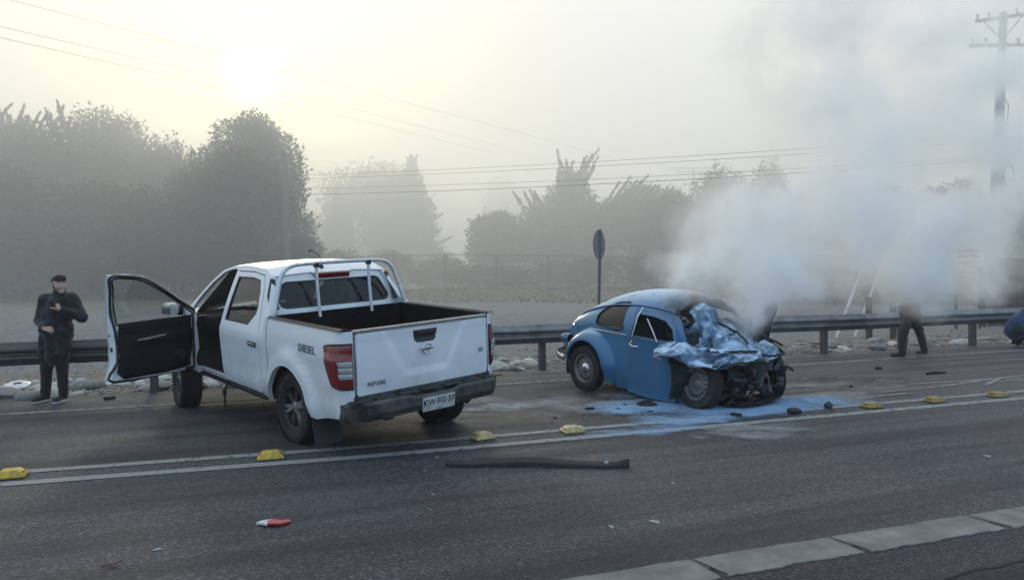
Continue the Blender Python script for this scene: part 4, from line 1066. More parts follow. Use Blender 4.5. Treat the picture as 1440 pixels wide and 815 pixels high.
q = MB(); q.box((1.745, side(1.72, .85) - .08, .86), (.03, .03, .05)); q.box((1.735, side(1.72, .85) - .06, 1.02), (.012, .02, .02)); dp(q, 'latch', M_BLACK, 30, fdo)
q = MB(); q.box((2.60, 1.035, 1.225), (.11, .20, .155), bev=.045); wm = dp(q, 'wing_mirror', M_WHITE, 40, fdo)
q = MB(); q.box((2.545, 1.035, 1.225), (.012, .165, .12), bev=.005); dp(q, 'mirror_glass', M_CHROME, 40, wm)
q = MB(); q.panel([(2.60, 1.15), (2.75, 1.15), (2.76, 1.20), (2.62, 1.29)], [], lambda x, w: (x, side(x, w) + .012, w), .1, .03, out=(0, -1, 0)); dp(q, 'mirror_base', M_BLACKP, 40, fdo)

# roof
def roofw(u): return np.interp(u, [.70, .76, .95, 1.4, 1.85, 2.1, 2.16], [1.645, 1.70, 1.765, 1.785, 1.765, 1.715, 1.69])
def roof(s, t_):
    u = .74 + 1.40 * s; w0 = roofw(u); hw = side(u, w0) + .002; v = hw * (2 * t_ - 1); k = abs(2 * t_ - 1)
    return (u, v, w0 + .036 * (1 - k ** 2.6) * (1 - .3 * abs(s - .5)))
q = MB(); q.grid(roof, 22, 26)
for v_ in (-.42, -.14, .14, .42): pass
rf = tp(q, 'roof', M_WHITE, 45)
q = MB(); P = [Vector(roof(.62, .5 + .06)) , Vector(roof(.62, .56)) + Vector((-.05, 0, .05))]
an = Vector(roof(.05, .56)); q.lathe([(.0, .03), (.018, .028), (.028, 0), (.02, -.01)], 10, 'z', an + Vector((0, 0, .004))); q.tube([an + Vector((0, 0, .02)), an + Vector((-.03, .03, .13)), an + Vector((.02, .10, .20))], [.006, .0045, .0035], 6); q.tube([an + Vector((.02, .10, .20)), an + Vector((.05, .12, .185))], .008, 6)
tp(q, 'antenna', M_BLACK, 50, rf)
# rear wall of the cab with window
def rwu(v, w): return .575 + max(0, w - 1.32) * .47 - .03 * (abs(v) / .7) ** 2 * 0 + .05 * (abs(v) / .75) ** 4
def rww(w): return side(.60, w) - .004
rwall = [(-rww(.8), .80), (-rww(1.1), 1.1), (-rww(1.32), 1.32), (-rww(1.5), 1.50), (-rww(1.64), 1.64), (-.60, 1.70), (-.3, 1.725), (.3, 1.725), (.60, 1.70), (rww(1.64), 1.64), (rww(1.5), 1.50), (rww(1.32), 1.32), (rww(1.1), 1.1), (rww(.8), .80)]
win = [(-.655, 1.365), (-.675, 1.42), (-.60, 1.60), (-.55, 1.625), (.55, 1.625), (.60, 1.60), (.675, 1.42), (.655, 1.365), (.60, 1.345), (-.60, 1.345)]
q = MB(); q.panel(rwall, [win], lambda v, w: (rwu(v, w), v, w), .06, .03, out=(1, 0, 0)); rw = tp(q, 'rear_wall', M_WHITE, 40)
q = MB(); q.panel(win, [[(v * .965, 1.485 + (w - 1.485) * .9) for v, w in win]], lambda v, w: (rwu(v, w) - .004, v, w), .06, .015, out=(1, 0, 0)); tp(q, 'window_seal', M_BLACKP, 40, rw)
q = MB(); q.panel(win, [], lambda v, w: (rwu(v, w) + .006, v, w), .1); tp(q, 'window', M_GLASS_D, 40, rw)
for sgn in (1, -1):
    q = MB(); q.panel([(sgn * .70, 1.35), (sgn * .80, 1.35), (sgn * .785, 1.5), (sgn * .715, 1.67), (sgn * .67, 1.66), (sgn * .70, 1.48)], [], lambda v, w: (rwu(v, w) - .055, v, w), .05, .01, out=(1, 0, 0)); tp(q, 'corner_trim', M_BLACKP, 40, rw)
q = MB(); q.box((.725, .0, 1.672), (.05, .42, .062), (0, RAD(-20), 0), bev=.01); bl = tp(q, 'brake_light', M_REDD, 40, rw)
q = MB(); q.box((.735, .0, 1.708), (.05, .48, .018), (0, RAD(-20), 0), bev=.008); tp(q, 'light_housing', M_WHITE, 40, bl)
# windscreen, bonnet, nose
wsr = [(-.80, .0), (-.62, 1.0), (.62, 1.0), (.80, 0)]
def wsp(v, t_): return (2.97 - .86 * t_ - .12 * (abs(v) / .8) ** 2, v * 1.0, 1.15 + .555 * t_ + .035 * (1 - (abs(v) / .8) ** 2) * t_)
q = MB(); q.panel(wsr, [], wsp, .12); tp(q, 'windscreen', M_GLASS, 40)
q = MB(); q.grid(lambda s, t_: (2.88 + 1.12 * s, (2 * t_ - 1) * (.84 - .12 * s ** 3), 1.13 + .05 * (1 - (2 * t_ - 1) ** 4) - .10 * s ** 2 - .10 * sstep(.85, 1, s)), 16, 16); tp(q, 'bonnet', M_WHITE, 50)
q = MB(); q.box((4.02, 0, .78), (.12, 1.2, .30), bev=.05); gr = tp(q, 'grille', M_BLACKP, 40)
q = MB(); q.box((4.08, 0, .53), (.22, 1.62, .26), bev=.09); q.box((3.95, 0, .62), (.3, 1.66, .12), bev=.05); tp(q, 'front_bumper', M_WHITE, 40)
q = MB(); q.box((1.70, 0, .44), (2.3, 1.62, .05)); q.box((2.85, 0, .75), (.06, 1.6, .7)); tp(q, 'floor_pan', M_DARK, 30)
# dashboard, wheel, seats
q = MB(); q.box((2.62, 0, 1.02), (.40, 1.5, .22), bev=.07); q.box((2.45, 0, .70), (.5, .26, .45), bev=.05); db = tp(q, 'dashboard', M_TRIM, 40)
q = MB(); c_ = Vector((2.30, .40, 1.06)); q.tube([c_ + Vector((-.07 * sin(a) * 1.0, .19 * cos(a), .175 * sin(a))) for a in np.linspace(0, 2 * pi, 26)], .016, 8, False); q.tube([c_, c_ + Vector((.28, 0, -.10))], .03, 8); q.box(c_, (.05, .34, .05)); tp(q, 'steering_wheel', M_TRIM, 50, db)
for s_, nm in ((1, 'front'), (-1, 'front')):
    q = MB(); q.box((1.92, s_ * .40, .72), (.52, .50, .16), (0, RAD(-6), 0), bev=.06); q.box((1.66, s_ * .40, 1.02), (.14, .48, .62), (0, RAD(-14), 0), bev=.06)
    st = tp(q, 'seat', M_SEAT, 40); q = MB(); q.box((1.565, s_ * .40, 1.40), (.09, .26, .17), (0, RAD(-10), 0), bev=.04); q.tube([(1.59, s_ * .40 - .06, 1.27), (1.575, s_ * .40 - .06, 1.36)], .008, 6); q.tube([(1.59, s_ * .40 + .06, 1.27), (1.575, s_ * .40 + .06, 1.36)], .008, 6); tp(q, 'headrest', M_SEAT, 40, st)
    q = MB(); q.box((1.72, s_ * .655, .86), (.13, .03, .46), (0, RAD(-12), 0), bev=.012); tp(q, 'seat_side', M_TAN, 40, st)
q = MB(); q.box((1.02, 0, .72), (.48, 1.3, .16), bev=.06); q.box((.78, 0, 1.02), (.13, 1.3, .56), (0, RAD(-10), 0), bev=.06); st = tp(q, 'rear_bench', M_SEAT, 40)
for v_ in (-.42, .42): q = MB(); q.box((.735, v_, 1.37), (.09, .27, .15), (0, RAD(-8), 0), bev=.04); tp(q, 'headrest', M_SEAT, 40, st)
q = MB(); q.box((2.30, 0, 1.60), (.03, .22, .07), bev=.012); q.tube([(2.31, 0, 1.62), (2.36, 0, 1.69)], .008, 6); tp(q, 'rear_view_mirror', M_BLACKP, 40)
q = MB(); q.box((1.30, .30, 1.50), (.02, .20, .08), (RAD(20), 0, 0), bev=.008); tp(q, 'hanging_cloth', M_GREYT, 40)
q = MB(); q.tube([(1.66, .86, .50), (1.67, .91, .38), (1.66, .93, .25), (1.68, .92, .12)], .012, 6); q.box((1.665, .925, .33), (.05, .03, .07)); tp(q, 'hanging_strap', M_BLACK, 40)
# roll bar behind the cab
q = MB(); hoop = [(.50, .80, 1.29), (.50, .785, 1.36), (.53, .72, 1.60), (.54, .655, 1.74), (.54, .56, 1.80), (.54, .40, 1.815), (.54, 0, 1.82), (.54, -.40, 1.815), (.54, -.56, 1.80), (.54, -.655, 1.74), (.53, -.72, 1.60), (.50, -.785, 1.36), (.50, -.80, 1.29)]
q.tube(bez(hoop, 5), .022, 10); rb = tp(q, 'roll_bar', M_TUBE, 60)
for v_ in (.28, -.36):
    q = MB(); q.tube([(.50, v_, 1.24), (.535, v_, 1.55), (.54, v_, 1.80)], .018, 10); up = tp(q, 'upright', M_TUBE, 60, rb)
    q = MB(); q.box((.54, v_, 1.795), (.06, .05, .05), bev=.008); tp(q, 'clamp', M_BLACK, 40, up)

# --- wheels
def tyre_prof(R, w, r): 
    h = w / 2; P = [(r, -h * .72), (r + .015, -h * .86), (r + (R - r) * .5, -h), (R - .035, -h * .93), (R - .012, -h * .80)]
    top = []
    for a in np.linspace(-.74, .74, 5):
        top += [(R + .001, h * (a - .10)), (R + .001, h * (a + .10)), (R - .010, h * (a + .12)), (R - .010, h * (a + .25))] if a < .7 else [(R + .001, h * (a - .10)), (R, h * (a + .04))]
    return P + top + [(R - .012, h * .82), (R - .035, h * .93), (r + (R - r) * .5, h), (r + .015, h * .86), (r, h * .72), (r - .01, 0)]
def wheel(name, parent, loc, rot, R, w, r, spokes=True):
    e_ = MB(); e_.lathe(tyre_prof(R, w, r), 56, 'y', closed=True)
    # side blocks of the tread
    for k in range(56):
        a = 2 * pi * k / 56
        for s_ in (-1, 1):
            e_.box((cos(a) * (R - .016), s_ * w * .455, sin(a) * (R - .016)), (.030, .022, .020), (0, -a, 0))
    ty = e_.build(name, M_RUB, parent, 40); ty.location = loc; ty.rotation_euler = rot
    h = w / 2
    q = MB(); q.lathe([(r + .004, h * .72), (r + .006, h * .80), (r - .012, h * .78), (r - .022, h * .55), (r - .03, -h * .6), (r - .002, -h * .75)], 48, 'y'); q.lathe([(r - .028, -.02), (.02, -.02), (.02, -.05), (r - .03, -.05)], 40, 'y')
    rim = q.build('rim', M_RIM, ty, 45)
    for k in range(6):
        a = 2 * pi * k / 6 + .2
        for off in (-.16, .16):
            q = MB(); p0 = Vector((cos(a) * .045, h * .62, sin(a) * .045)); p1 = Vector((cos(a + off) * (r - .014), h * .70, sin(a + off) * (r - .014)))
            d_ = (p1 - p0).normalized(); sd_ = Vector((-d_.z, 0, d_.x)); yv = Vector((0, 1, 0))
            vs = []
            for p_, ww, th_ in ((p0, .020, .035), (p1, .013, .025)):
                vs += [p_ - sd_ * ww, p_ + sd_ * ww, p_ + sd_ * ww * 1.2 - yv * th_, p_ - sd_ * ww * 1.2 - yv * th_]
            q.add(vs, [(0, 1, 2, 3), (4, 7, 6, 5), (0, 4, 5, 1), (1, 5, 6, 2), (2, 6, 7, 3), (3, 7, 4, 0)]); q.build('spoke', M_RIMB if k in (0, 3, 4) else M_RIM, ty, 30)
    q = MB(); q.lathe([(.0, h * .70), (.03, h * .69), (.036, h * .64), (.06, h * .60), (.07, h * .3)], 24, 'y')
    for k in range(6): a = 2 * pi * k / 6; q.lathe([(0, .012), (.009, .010), (.010, 0)], 6, 'y', (cos(a) * .05, h * .62, sin(a) * .05))
    q.build('hub', M_RIMB, ty, 40); return ty
TR = truck.matrix_basis.inverted() if False else None
RR = .362
wheel('wheel', truck, (0, .785, RR - .004), (0, RAD(25), 0), RR, .25, .215)
wheel('wheel', truck, (-.11, -.80, RR - .004), (0, RAD(70), pi), RR, .25, .215)
wheel('wheel', truck, (3.06, .90, RR - .004), (0, 0, RAD(-8)), RR, .25, .215)
wheel('wheel', truck, (3.13, -.77, RR - .004), (0, 0, pi - RAD(14)), RR, .25, .215)
# --- chassis
q = MB(); q.tube([(0, -.68, .36), (0, .68, .36)], .045, 10); q.lathe([(0, -.16), (.12, -.10), (.16, 0), (.12, .10), (0, .16)], 18, 'x', (0, .05, .36)); q.build('rear_axle', M_DARK, truck, 50)
q = MB()
for s_ in (1, -1): q.box((1.4, s_ * .45, .52), (5.0, .09, .15)); q.box((0, s_ * .52, .37), (1.2, .07, .05)); q.box((0, s_ * .52, .33), (.7, .07, .03))
q.box((-.85, 0, .52), (.1, 1.0, .12)); q.box((.9, .15, .46), (.9, .55, .2), bev=.05); q.box((2.7, 0, .40), (1.0, 1.0, .18), bev=.06); q.tube([(2.2, -.3, .42), (.5, -.35, .42), (.1, -.5, .55), (-.5, -.5, .50), (-.98, -.55, .42)], .035, 8)
q.box((.30, 0, .62), (.35, 1.3, .3)); tp(q, 'chassis', M_DARK, 30)
for s_ in (1,): q = MB(); q.box((-.47, s_ * .76, .33), (.015, .27, .36), (0, RAD(8), 0)); tp(q, 'mud_flap', M_BLACKP, 30)
q = MB(); q.lathe([(.33, -.1), (.35, 0), (.33, .1), (.2, .1), (.2, -.1)], 30, 'z', (-.62, 0, .58), True); tp(q, 'spare_wheel', M_RUB, 40)
# ================================================================== crushed blue beetle-shaped car (x forward, y to its left)
PB = (.50, .64, .80)                      # extinguisher powder
M_BLUE = car_paint('blue_car_paint', (.045, .185, .35), (.09, .10, .11), powder=((.55, .66, .78), .72, .98, .30), soot=(1.05, 1.42, .98, 1.28), rough=.36, amount=.3)
M_BLUE2 = car_paint('blue_door_paint', (.035, .15, .30), (.09, .10, .11), rough=.38, amount=.3, soot=(1.2, 1.5, 1.1, 1.3))
M_CRUMP = car_paint('crumpled_powdered_paint', (.05, .15, .27), (.035, .036, .04), powder=((.52, .68, .85), -.05, .8, .41), rough=.5, amount=1.6)
M_CHAR = mat('charred_metal', (.016, .016, .017), .8, .2, var=.5, scale=9, bump=.6, dust=((.10, .12, .15), .3, 5.))
M_MECH = mat('oily_metal', (.035, .035, .037), .6, .4, var=.5, scale=9, dust=((.14, .17, .2), .3, 6.))
M_STEEL = mat('grey_steel_rim', (.22, .225, .23), .5, .5, var=.25, scale=9, dust=((.10, .095, .085), .35, 7.))
M_TAIL = lamp_mat('tail_lens', (.3, .03, .02)); M_AMB = lamp_mat('amber_lens', (.45, .16, .03))
bug = tag(empty('crashed_car', (5.14, 9.73, 0), RAD(-74)), 'old blue rounded car with its front end crushed, smoking and dusted with powder', 'crashed car')
BR = (0, RAD(3.6), 0); BL = (0, 0, .02)
def bp_(q, name, m, ang=40, parent=None, tilt=True):
    if parent is not None: return q.build(name, m, parent, ang)
    return q.build(name, m, bug, ang, loc=BL if tilt else None, rot=BR if tilt else None)
def Tt(u): return float(np.interp(u, [-.86, -.82, -.74, -.6, -.4, -.2, 0, .2, .4, .6, .8, 1.0, 1.2, 1.35, 1.48, 1.56], [.50, .66, .80, .945, 1.09, 1.205, 1.295, 1.365, 1.415, 1.448, 1.466, 1.472, 1.462, 1.44, 1.405, 1.37]))
def Wd(u): return float(np.interp(u, [-.86, -.74, -.6, -.4, -.2, 0, .3, .6, .9, 1.3, 1.6, 1.9], [.30, .42, .50, .565, .605, .63, .665, .69, .70, .70, .685, .65]))
def wb(u): return min(.88, Tt(u) - .16)
PX = 2.25
def bside(u, w):
    b0 = wb(u); W_ = Wd(u)
    if w <= b0: return W_ - .05 * max(0, (.55 - w) / .35) ** 2 - .012 * max(0, min(1, (b0 - w) / .1))
    k = min(.9995, (w - b0) / (Tt(u) - b0)); return W_ * (1 - k ** PX) ** (1 / PX)
def wg_(u): return wb(u) + .64 * (Tt(u) - wb(u))
KV = (1 - .64 ** PX) ** (1 / PX)
def roofp(u, v):
    k = min(1, abs(v) / Wd(u)); return wb(u) + (Tt(u) - wb(u)) * (1 - k ** PX) ** (1 / PX)
# roof and tail
q = MB(); U = np.concatenate([np.linspace(-.86, -.4, 12), np.linspace(-.34, 1.54, 26)]); nt = 22
vs = [(u, (2 * j / nt - 1) * KV * Wd(u), roofp(u, (2 * j / nt - 1) * KV * Wd(u)) - (.10 * sstep(1.42, 1.54, u) * 0)) for u in U for j in range(nt + 1)]
fs = [(i * (nt + 1) + j, (i + 1) * (nt + 1) + j, (i + 1) * (nt + 1) + j + 1, i * (nt + 1) + j + 1) for i in range(len(U) - 1) for j in range(nt)]
# rear window is left open
def inrw(f):
    c = sum((Vector(vs[k]) for k in f), Vector()) / 4; return -.32 < c.x < .06 and abs(c.y) < .36
q.add(vs, [f for f in fs if not inrw(f)]); 
rfb = bp_(q, 'roof', M_BLUE, 60)
q = MB(); q.add(vs, [f for f in fs if inrw(f)]); bp_(q, 'rear_window', M_GLASS_D, 60, rfb)
q = MB()   # engine lid ribs and handle
for k in range(10): v_ = (k - 4.5) * .055; q.tube([(-.38, v_, roofp(-.38, v_) + .006), (-.47, v_, roofp(-.47, v_) + .006)], .010, 5)
bp_(q, 'vent_louvre', M_BLUE2, 50, rfb)
q = MB(); q.tube(bez([(-.42, -.36, roofp(-.42, .36) + .005), (-.70, -.34, roofp(-.70, .34) + .006), (-.835, -.2, .62), (-.845, .2, .62), (-.70, .34, roofp(-.70, .34) + .006), (-.42, .36, roofp(-.42, .36) + .005)], 5), .008, 5); q.box((-.80, 0, .70), (.05, .12, .05), bev=.01); bp_(q, 'engine_lid_edge', M_BLUE2, 50, rfb)
for sgn in (-1, 1):
    M_ = Matrix.Diagonal((1, sgn, 1, 1))
    top = [(u, wg_(u)) for u in np.linspace(1.54, -.80, 34)]
    out = [(1.76, .10), (1.80, .70), (1.75, .95), (1.66, 1.10)] + top + [(-.80, .44), (-.46, .40)] + arc(0, .31, .40, RAD(170), RAD(0), 16) + [(.44, .12)]
    qw = [(.12, .945), (.30, .93), (.70, .935), (.70, 1.255), (.58, 1.275), (.40, 1.245), (.24, 1.17), (.13, 1.06)]
    dw = [(.83, .26), (.825, .80), (.86, 1.15), (.895, wg_(.90) - .045), (1.2, wg_(1.2) - .045), (1.44, wg_(1.44) - .05), (1.60, 1.05), (1.67, .92), (1.68, .26)]
    q = MB(); q.panel(out, [qw, dw], lambda x, w: (x, bside(x, min(w, wg_(x) + .0)) , w), .06, .02, out=(0, -1, 0)); q.xf(M_); bs = bp_(q, 'body_side', M_BLUE, 40)
    q = MB(); q.panel(qw, [], lambda x, w: (x, bside(x, w) - .006, w), .1); q.xf(M_); bp_(q, 'quarter_window', M_GLASS, 60, bs)
    q = MB(); P = [(x, bside(x, w) + .002, w) for x, w in qw]; q.tube(bez(P + [P[0]], 4), .012, 6, False); q.xf(M_); bp_(q, 'window_seal', M_BLACKP, 60, bs)
    q = MB(); q.tube([(u, KV * Wd(u) + .012, wg_(u) + .004) for u in np.linspace(1.52, -.30, 30)] + [(-.42, Wd(-.42) * .98, .86)], .011, 6); q.xf(M_); bp_(q, 'drip_rail', M_BLUE2, 60, bs)
    q = MB(); q.tube([(u, Wd(u) + .002, wb(u) - .02) for u in np.linspace(.78, -.05, 16)], .007, 6); q.xf(M_); bp_(q, 'trim_strip', M_CHROME, 60, bs)
    # rear wing
    def wing(s, t_):
        th = RAD(-16 + 216 * s); Ro = float(np.interp(s, [0, .12, .3, .5, .72, .9, 1], [.60, .64, .60, .565, .53, .50, .47])); Ri = .375
        r_ = Ro + (Ri - Ro) * t_; v = .565 + .215 * (1 - (1 - t_) ** 2.6) - .10 * sstep(.78, 1.0, s) - .07 * sstep(.15, 0, s)
        if t_ > .93: v -= .03 * (t_ - .93) / .07
        return (r_ * cos(th), v, max(.17, .31 + r_ * sin(th)))
    q = MB(); q.grid(wing, 44, 14); q.xf(M_); wgb = bp_(q, 'rear_wing', M_BLUE, 60)
    q = MB(); q.grid(lambda s, t_: (.385 * cos(RAD(-20 + 222 * s)), .75 - .35 * t_, .31 + .385 * sin(RAD(-20 + 222 * s))), 28, 1); q.panel(arc(0, .31, .40, RAD(-25), RAD(205), 24), [], lambda x, w: (x, .40, w), .2); q.xf(M_); bp_(q, 'wheel_well', M_DARK, 60, wgb)
    q = MB(); tlp = Vector((-.62, .60, .66)); q.lathe([(0, -.05), (.035, -.045), (.055, -.01), (.06, .03), (.065, .08)], 18, 'x', tlp); q.xf(M_); tlb = bp_(q, 'tail_light', M_TAIL, 50)
    q = MB(); q.lathe([(.066, .03), (.072, .02), (.072, .09), (.06, .14)], 18, 'x', tlp); q.xf(M_); bp_(q, 'lamp_housing', M_BLUE2, 50, tlb)
# driver's side door hanging a little low and out
DR = Matrix.Translation((.80, -.70, 0)) @ Matrix.Rotation(RAD(-2.0), 4, 'Z') @ Matrix.Rotation(RAD(.8), 4, 'Y') @ Matrix.Translation((-.80, .70, -.025))
dout = [(.81, .14), (.80, .80), (.84, 1.15), (.875, wg_(.87) - .012), (1.2, wg_(1.2) - .012), (1.44, wg_(1.44) - .015), (1.61, 1.06), (1.69, .90), (1.70, .50), (1.62, .15), (1.2, .125)]
dwin = [(.86, .90), (.895, 1.15), (.92, wg_(.92) - .075), (1.2, wg_(1.2) - .075), (1.41, wg_(1.41) - .085), (1.56, 1.05), (1.62, .90)]
def dmap(x, w, o=0.): return (x, -bside(x, max(w, .2)) - .006 - o - .035 * sstep(.45, .1, w) + .03 * sstep(1.5, 1.7, x) * sstep(.9, .5, w), w)
q = MB(); q.panel(dout[::-1], [dwin], dmap, .055, .03, out=(0, 1, 0)); q.xf(DR); dbug = bp_(q, 'door', M_BLUE2, 40); dbug['label'] = 'dented blue door hanging low'
q = MB(); q.tube(bez([dmap(.875, .80, .0), dmap(.885, .79, .045), dmap(.93, .765, .05), dmap(1.0, .765, .03), dmap(1.01, .765, 0)], 4), .012, 6); q.lathe([(.0, -.012), (.02, -.01), (.022, 0)], 12, 'y', dmap(.87, .81)); q.xf(DR); bp_(q, 'handle', M_CHROME, 50, dbug)
q = MB(); q.tube([dmap(.83, .885, .004), dmap(1.2, .88, .004), dmap(1.62, .87, .004)], .006, 6); q.xf(DR); bp_(q, 'trim_strip', M_CHROME, 50, dbug)
q = MB(); q.tube([dmap(.90, .90, .01), dmap(.925, 1.15, .01), dmap(.935, 1.27, .012)], .008, 6); q.xf(DR); bp_(q, 'window_channel', M_CHROME, 50, dbug)
q = MB(); q.tube([(1.18, -.735, 1.12), (1.28, -.74, .98), (1.36, -.735, .84)], [.010, .012, .009], 6); bp_(q, 'loose_trim', M_CHROME, 50)
q = MB(); q.panel([(.84, .85), (.84, .22), (1.64, .22), (1.64, .85)], [], lambda x, w: (x, -bside(x, w) + .05, w), .15, .02, out=(0, 1, 0)); q.xf(DR); bp_(q, 'trim_panel', M_TRIM, 30, dbug)
# left door: burnt, torn open and standing up beside the wreck
q = MB(); q.grid(lambda s, t_: (1.66 + .10 * s + .05 * nz(s * 4, t_ * 4), .86 + .22 * s + .30 * t_ * t_ + .05 * nz(s * 3, t_ * 5, 2), .62 + .62 * t_ + .06 * nz(s * 5, t_ * 3, 5)), 10, 12); q.grid(lambda s, t_: (1.45 + .3 * s, .78 + .12 * t_, .3 + .5 * t_ + .04 * nz(s * 4, t_ * 4, 8)), 8, 6)
bp_(q, 'torn_door', M_CHAR, None, tilt=False)
# interior and floor
q = MB(); q.box((.6, 0, .22), (2.2, 1.16, .06)); q.box((-.25, 0, .55), (.06, 1.05, .7)); q.box((1.78, 0, .6), (.05, 1.2, .8)); bp_(q, 'floor_pan', M_CHAR, 30)
for s_ in (-1, 1):
    q = MB(); q.box((1.0, s_ * .33, .46), (.5, .44, .16), bev=.06); q.box((.74, s_ * .33, .74), (.14, .44, .56), (0, RAD(-14), 0), bev=.06); bp_(q, 'seat', M_SEAT, 40)
q = MB(); q.box((.02, 0, .55), (.42, 1.0, .16), bev=.06); q.box((-.16, 0, .80), (.12, 1.0, .42), (0, RAD(-16), 0), bev=.05); bp_(q, 'rear_bench', M_SEAT, 40)
q = MB(); c_ = Vector((1.36, -.33, .92)); q.tube([c_ + Vector((-.12 * sin(a), .19 * cos(a), .15 * sin(a))) for a in np.linspace(0, 2 * pi, 24)], .013, 7, False); q.tube([c_, c_ + Vector((.35, 0, -.2))], .02, 7); bp_(q, 'steering_wheel', M_BLACKP, 50)
# windscreen frame remains
q = MB(); q.tube(bez([(1.50, -.53, 1.25), (1.60, -.57, 1.12), (1.72, -.60, .95)], 5), .024, 7); q.tube(bez([(1.50, .53, 1.25), (1.62, .56, 1.10), (1.72, .60, .93)], 5), .024, 7); q.tube(bez([(1.54, -.52, 1.24), (1.57, -.25, 1.33), (1.58, 0, 1.345), (1.57, .25, 1.32), (1.54, .52, 1.24)], 5), .020, 7); bp_(q, 'windscreen_frame', M_CHAR, 60)
q = MB(); q.tube([(1.62, -.48, .98), (1.72, -.2, 1.10), (1.78, .02, 1.05)], .014, 6); q.tube([(1.60, -.35, 1.08), (1.70, -.12, 1.0)], .010, 6); q.box((1.62, -.30, .90), (.1, .3, .02), (.3, .4, .2)); bp_(q, 'bent_wiper_frame', M_STEEL, 50, tilt=False)

# --- crumpled panels
def crumple(rows, nu, nv, amp, seed, thick=.012):
    """bent sheet metal: coarse folded facets with sharp creases, each facet finely dented"""
    rows = [[Vector(p) for p in r_] for r_ in rows]
    def pt(s, t_):
        a = s * (len(rows) - 1); i = min(int(a), len(rows) - 2); fa = a - i
        def along(r_):
            b2 = t_ * (len(r_) - 1); j = min(int(b2), len(r_) - 2); return r_[j].lerp(r_[j + 1], b2 - j)
        return along(rows[i]).lerp(along(rows[i + 1]), fa)
    cu, cv = max(3, nu // 4), max(3, nv // 5); rs_ = random.Random(int(seed * 10)); C_ = {}
    for i in range(cu + 1):
        for j in range(cv + 1):
            s_ = (i + (rs_.uniform(-.36, .36) if 0 < i < cu else 0)) / cu; t_ = (j + (rs_.uniform(-.36, .36) if 0 < j < cv else 0)) / cv
            p = pt(s_, t_); e = .01
            n = (pt(min(1, s_ + e), t_) - pt(max(0, s_ - e), t_)).cross(pt(s_, min(1, t_ + e)) - pt(s_, max(0, t_ - e)))
            n = n.normalized() if n.length > 1e-9 else Vector((0, 0, 1))
            d = 1.15 * (.42 - abs(nz(p.x * 2.3 + seed, p.y * 2.3 + seed * 2, p.z * 2.3)) * 1.5) + .55 * nz(p.x * 6 + seed, p.y * 6, p.z * 6)
            C_[i, j] = p + n * amp * d
    def f(s, t_):
        a = s * cu; i = min(int(a), cu - 1); fa = a - i; b2 = t_ * cv; j = min(int(b2), cv - 1); fb = b2 - j
        p00, p10, p01, p11 = C_[i, j], C_[i + 1, j], C_[i, j + 1], C_[i + 1, j + 1]
        if (i * 7 + j * 13 + int(seed)) % 3: q_ = p00 + (p10 - p00) * fa + (p11 - p10) * fb if fa > fb else p00 + (p01 - p00) * fb + (p11 - p01) * fa
        else: q_ = p00 + (p10 - p00) * fa + (p01 - p00) * fb if fa + fb < 1 else p11 + (p01 - p11) * (1 - fa) + (p10 - p11) * (1 - fb)
        return q_ + Vector((nz(q_.x * 14, q_.y * 14, seed), nz(q_.z * 14, q_.x * 14, seed), .35 - abs(nz(q_.y * 11, q_.z * 11, seed)))) * amp * .085
    q = MB(); q.grid(f, nu, nv)
    n0_ = len(q.v); back = [tuple(Vector(v) - Vector((.3, 0, 1)).normalized() * thick) for v in q.v]; fo = list(q.f)
    q.v += back; q.f += [tuple(i + n0_ for i in f_[::-1]) for f_ in fo]; q.m += [0] * len(fo); return q
def cp(rows, nu, nv, amp, seed, name, m=None, ang=22):
    q = crumple(rows, nu, nv, amp, seed); return q.build(name, m or M_CRUMP, bug, ang)
bon = cp([[(2.18, -.72, .60), (2.22, -.35, .66), (2.18, .1, .70), (2.12, .55, .69), (1.98, .80, .66)],
    [(1.98, -.58, .80), (2.02, -.28, .90), (2.0, .1, .88), (1.95, .45, .82), (1.85, .75, .74)],
    [(1.80, -.42, .98), (1.86, -.24, 1.10), (1.88, .06, 1.02), (1.84, .34, .93), (1.74, .66, .82)],
    [(1.66, -.30, 1.10), (1.72, -.20, 1.25), (1.75, .0, 1.14), (1.72, .28, 1.02), (1.62, .58, .90)]], 44, 60, .21, 3.1, 'bonnet', None, 16)
cp([[(1.58, -.90, .60), (1.82, -.93, .62), (2.08, -.93, .58), (2.30, -.80, .50), (2.40, -.42, .54), (2.40, 0, .57), (2.34, .5, .60), (2.2, .84, .62)],
    [(1.53, -.86, .70), (1.78, -.86, .71), (2.02, -.84, .70), (2.22, -.68, .64), (2.30, -.35, .66), (2.28, .1, .68), (2.2, .5, .69), (2.06, .84, .68)],
    [(1.53, -.74, .78), (1.72, -.72, .82), (1.90, -.66, .80), (2.04, -.52, .76), (2.10, -.25, .74), (2.08, .1, .76), (2.0, .5, .76), (1.9, .78, .74)]], 24, 84, .15, 7.7, 'front_apron', None, 16)
cp([[(1.70, -.64, .76), (1.82, -.60, .76), (1.98, -.54, .78)], [(1.66, -.58, .88), (1.76, -.50, .90), (1.88, -.44, .92)], [(1.64, -.54, 1.02), (1.68, -.47, .98), (1.74, -.40, 1.0)]], 18, 18, .15, 12.3, 'scuttle_panel', None, 16)
cp([[(1.50, -.90, .66), (1.56, -.93, .62), (1.66, -.94, .60)], [(1.50, -.84, .74), (1.58, -.85, .74), (1.68, -.86, .72)], [(1.52, -.74, .80), (1.62, -.73, .82), (1.72, -.72, .82)]], 9, 9, .05, 15.3, 'torn_wing')
cp([[(1.70, .62, .62), (1.95, .80, .60), (2.15, .88, .58)], [(1.66, .58, .86), (1.85, .74, .78), (2.0, .84, .72)], [(1.60, .55, 1.02), (1.72, .68, .96), (1.80, .80, .86)]], 12, 12, .09, 18.8, 'torn_wing', M_CHAR)
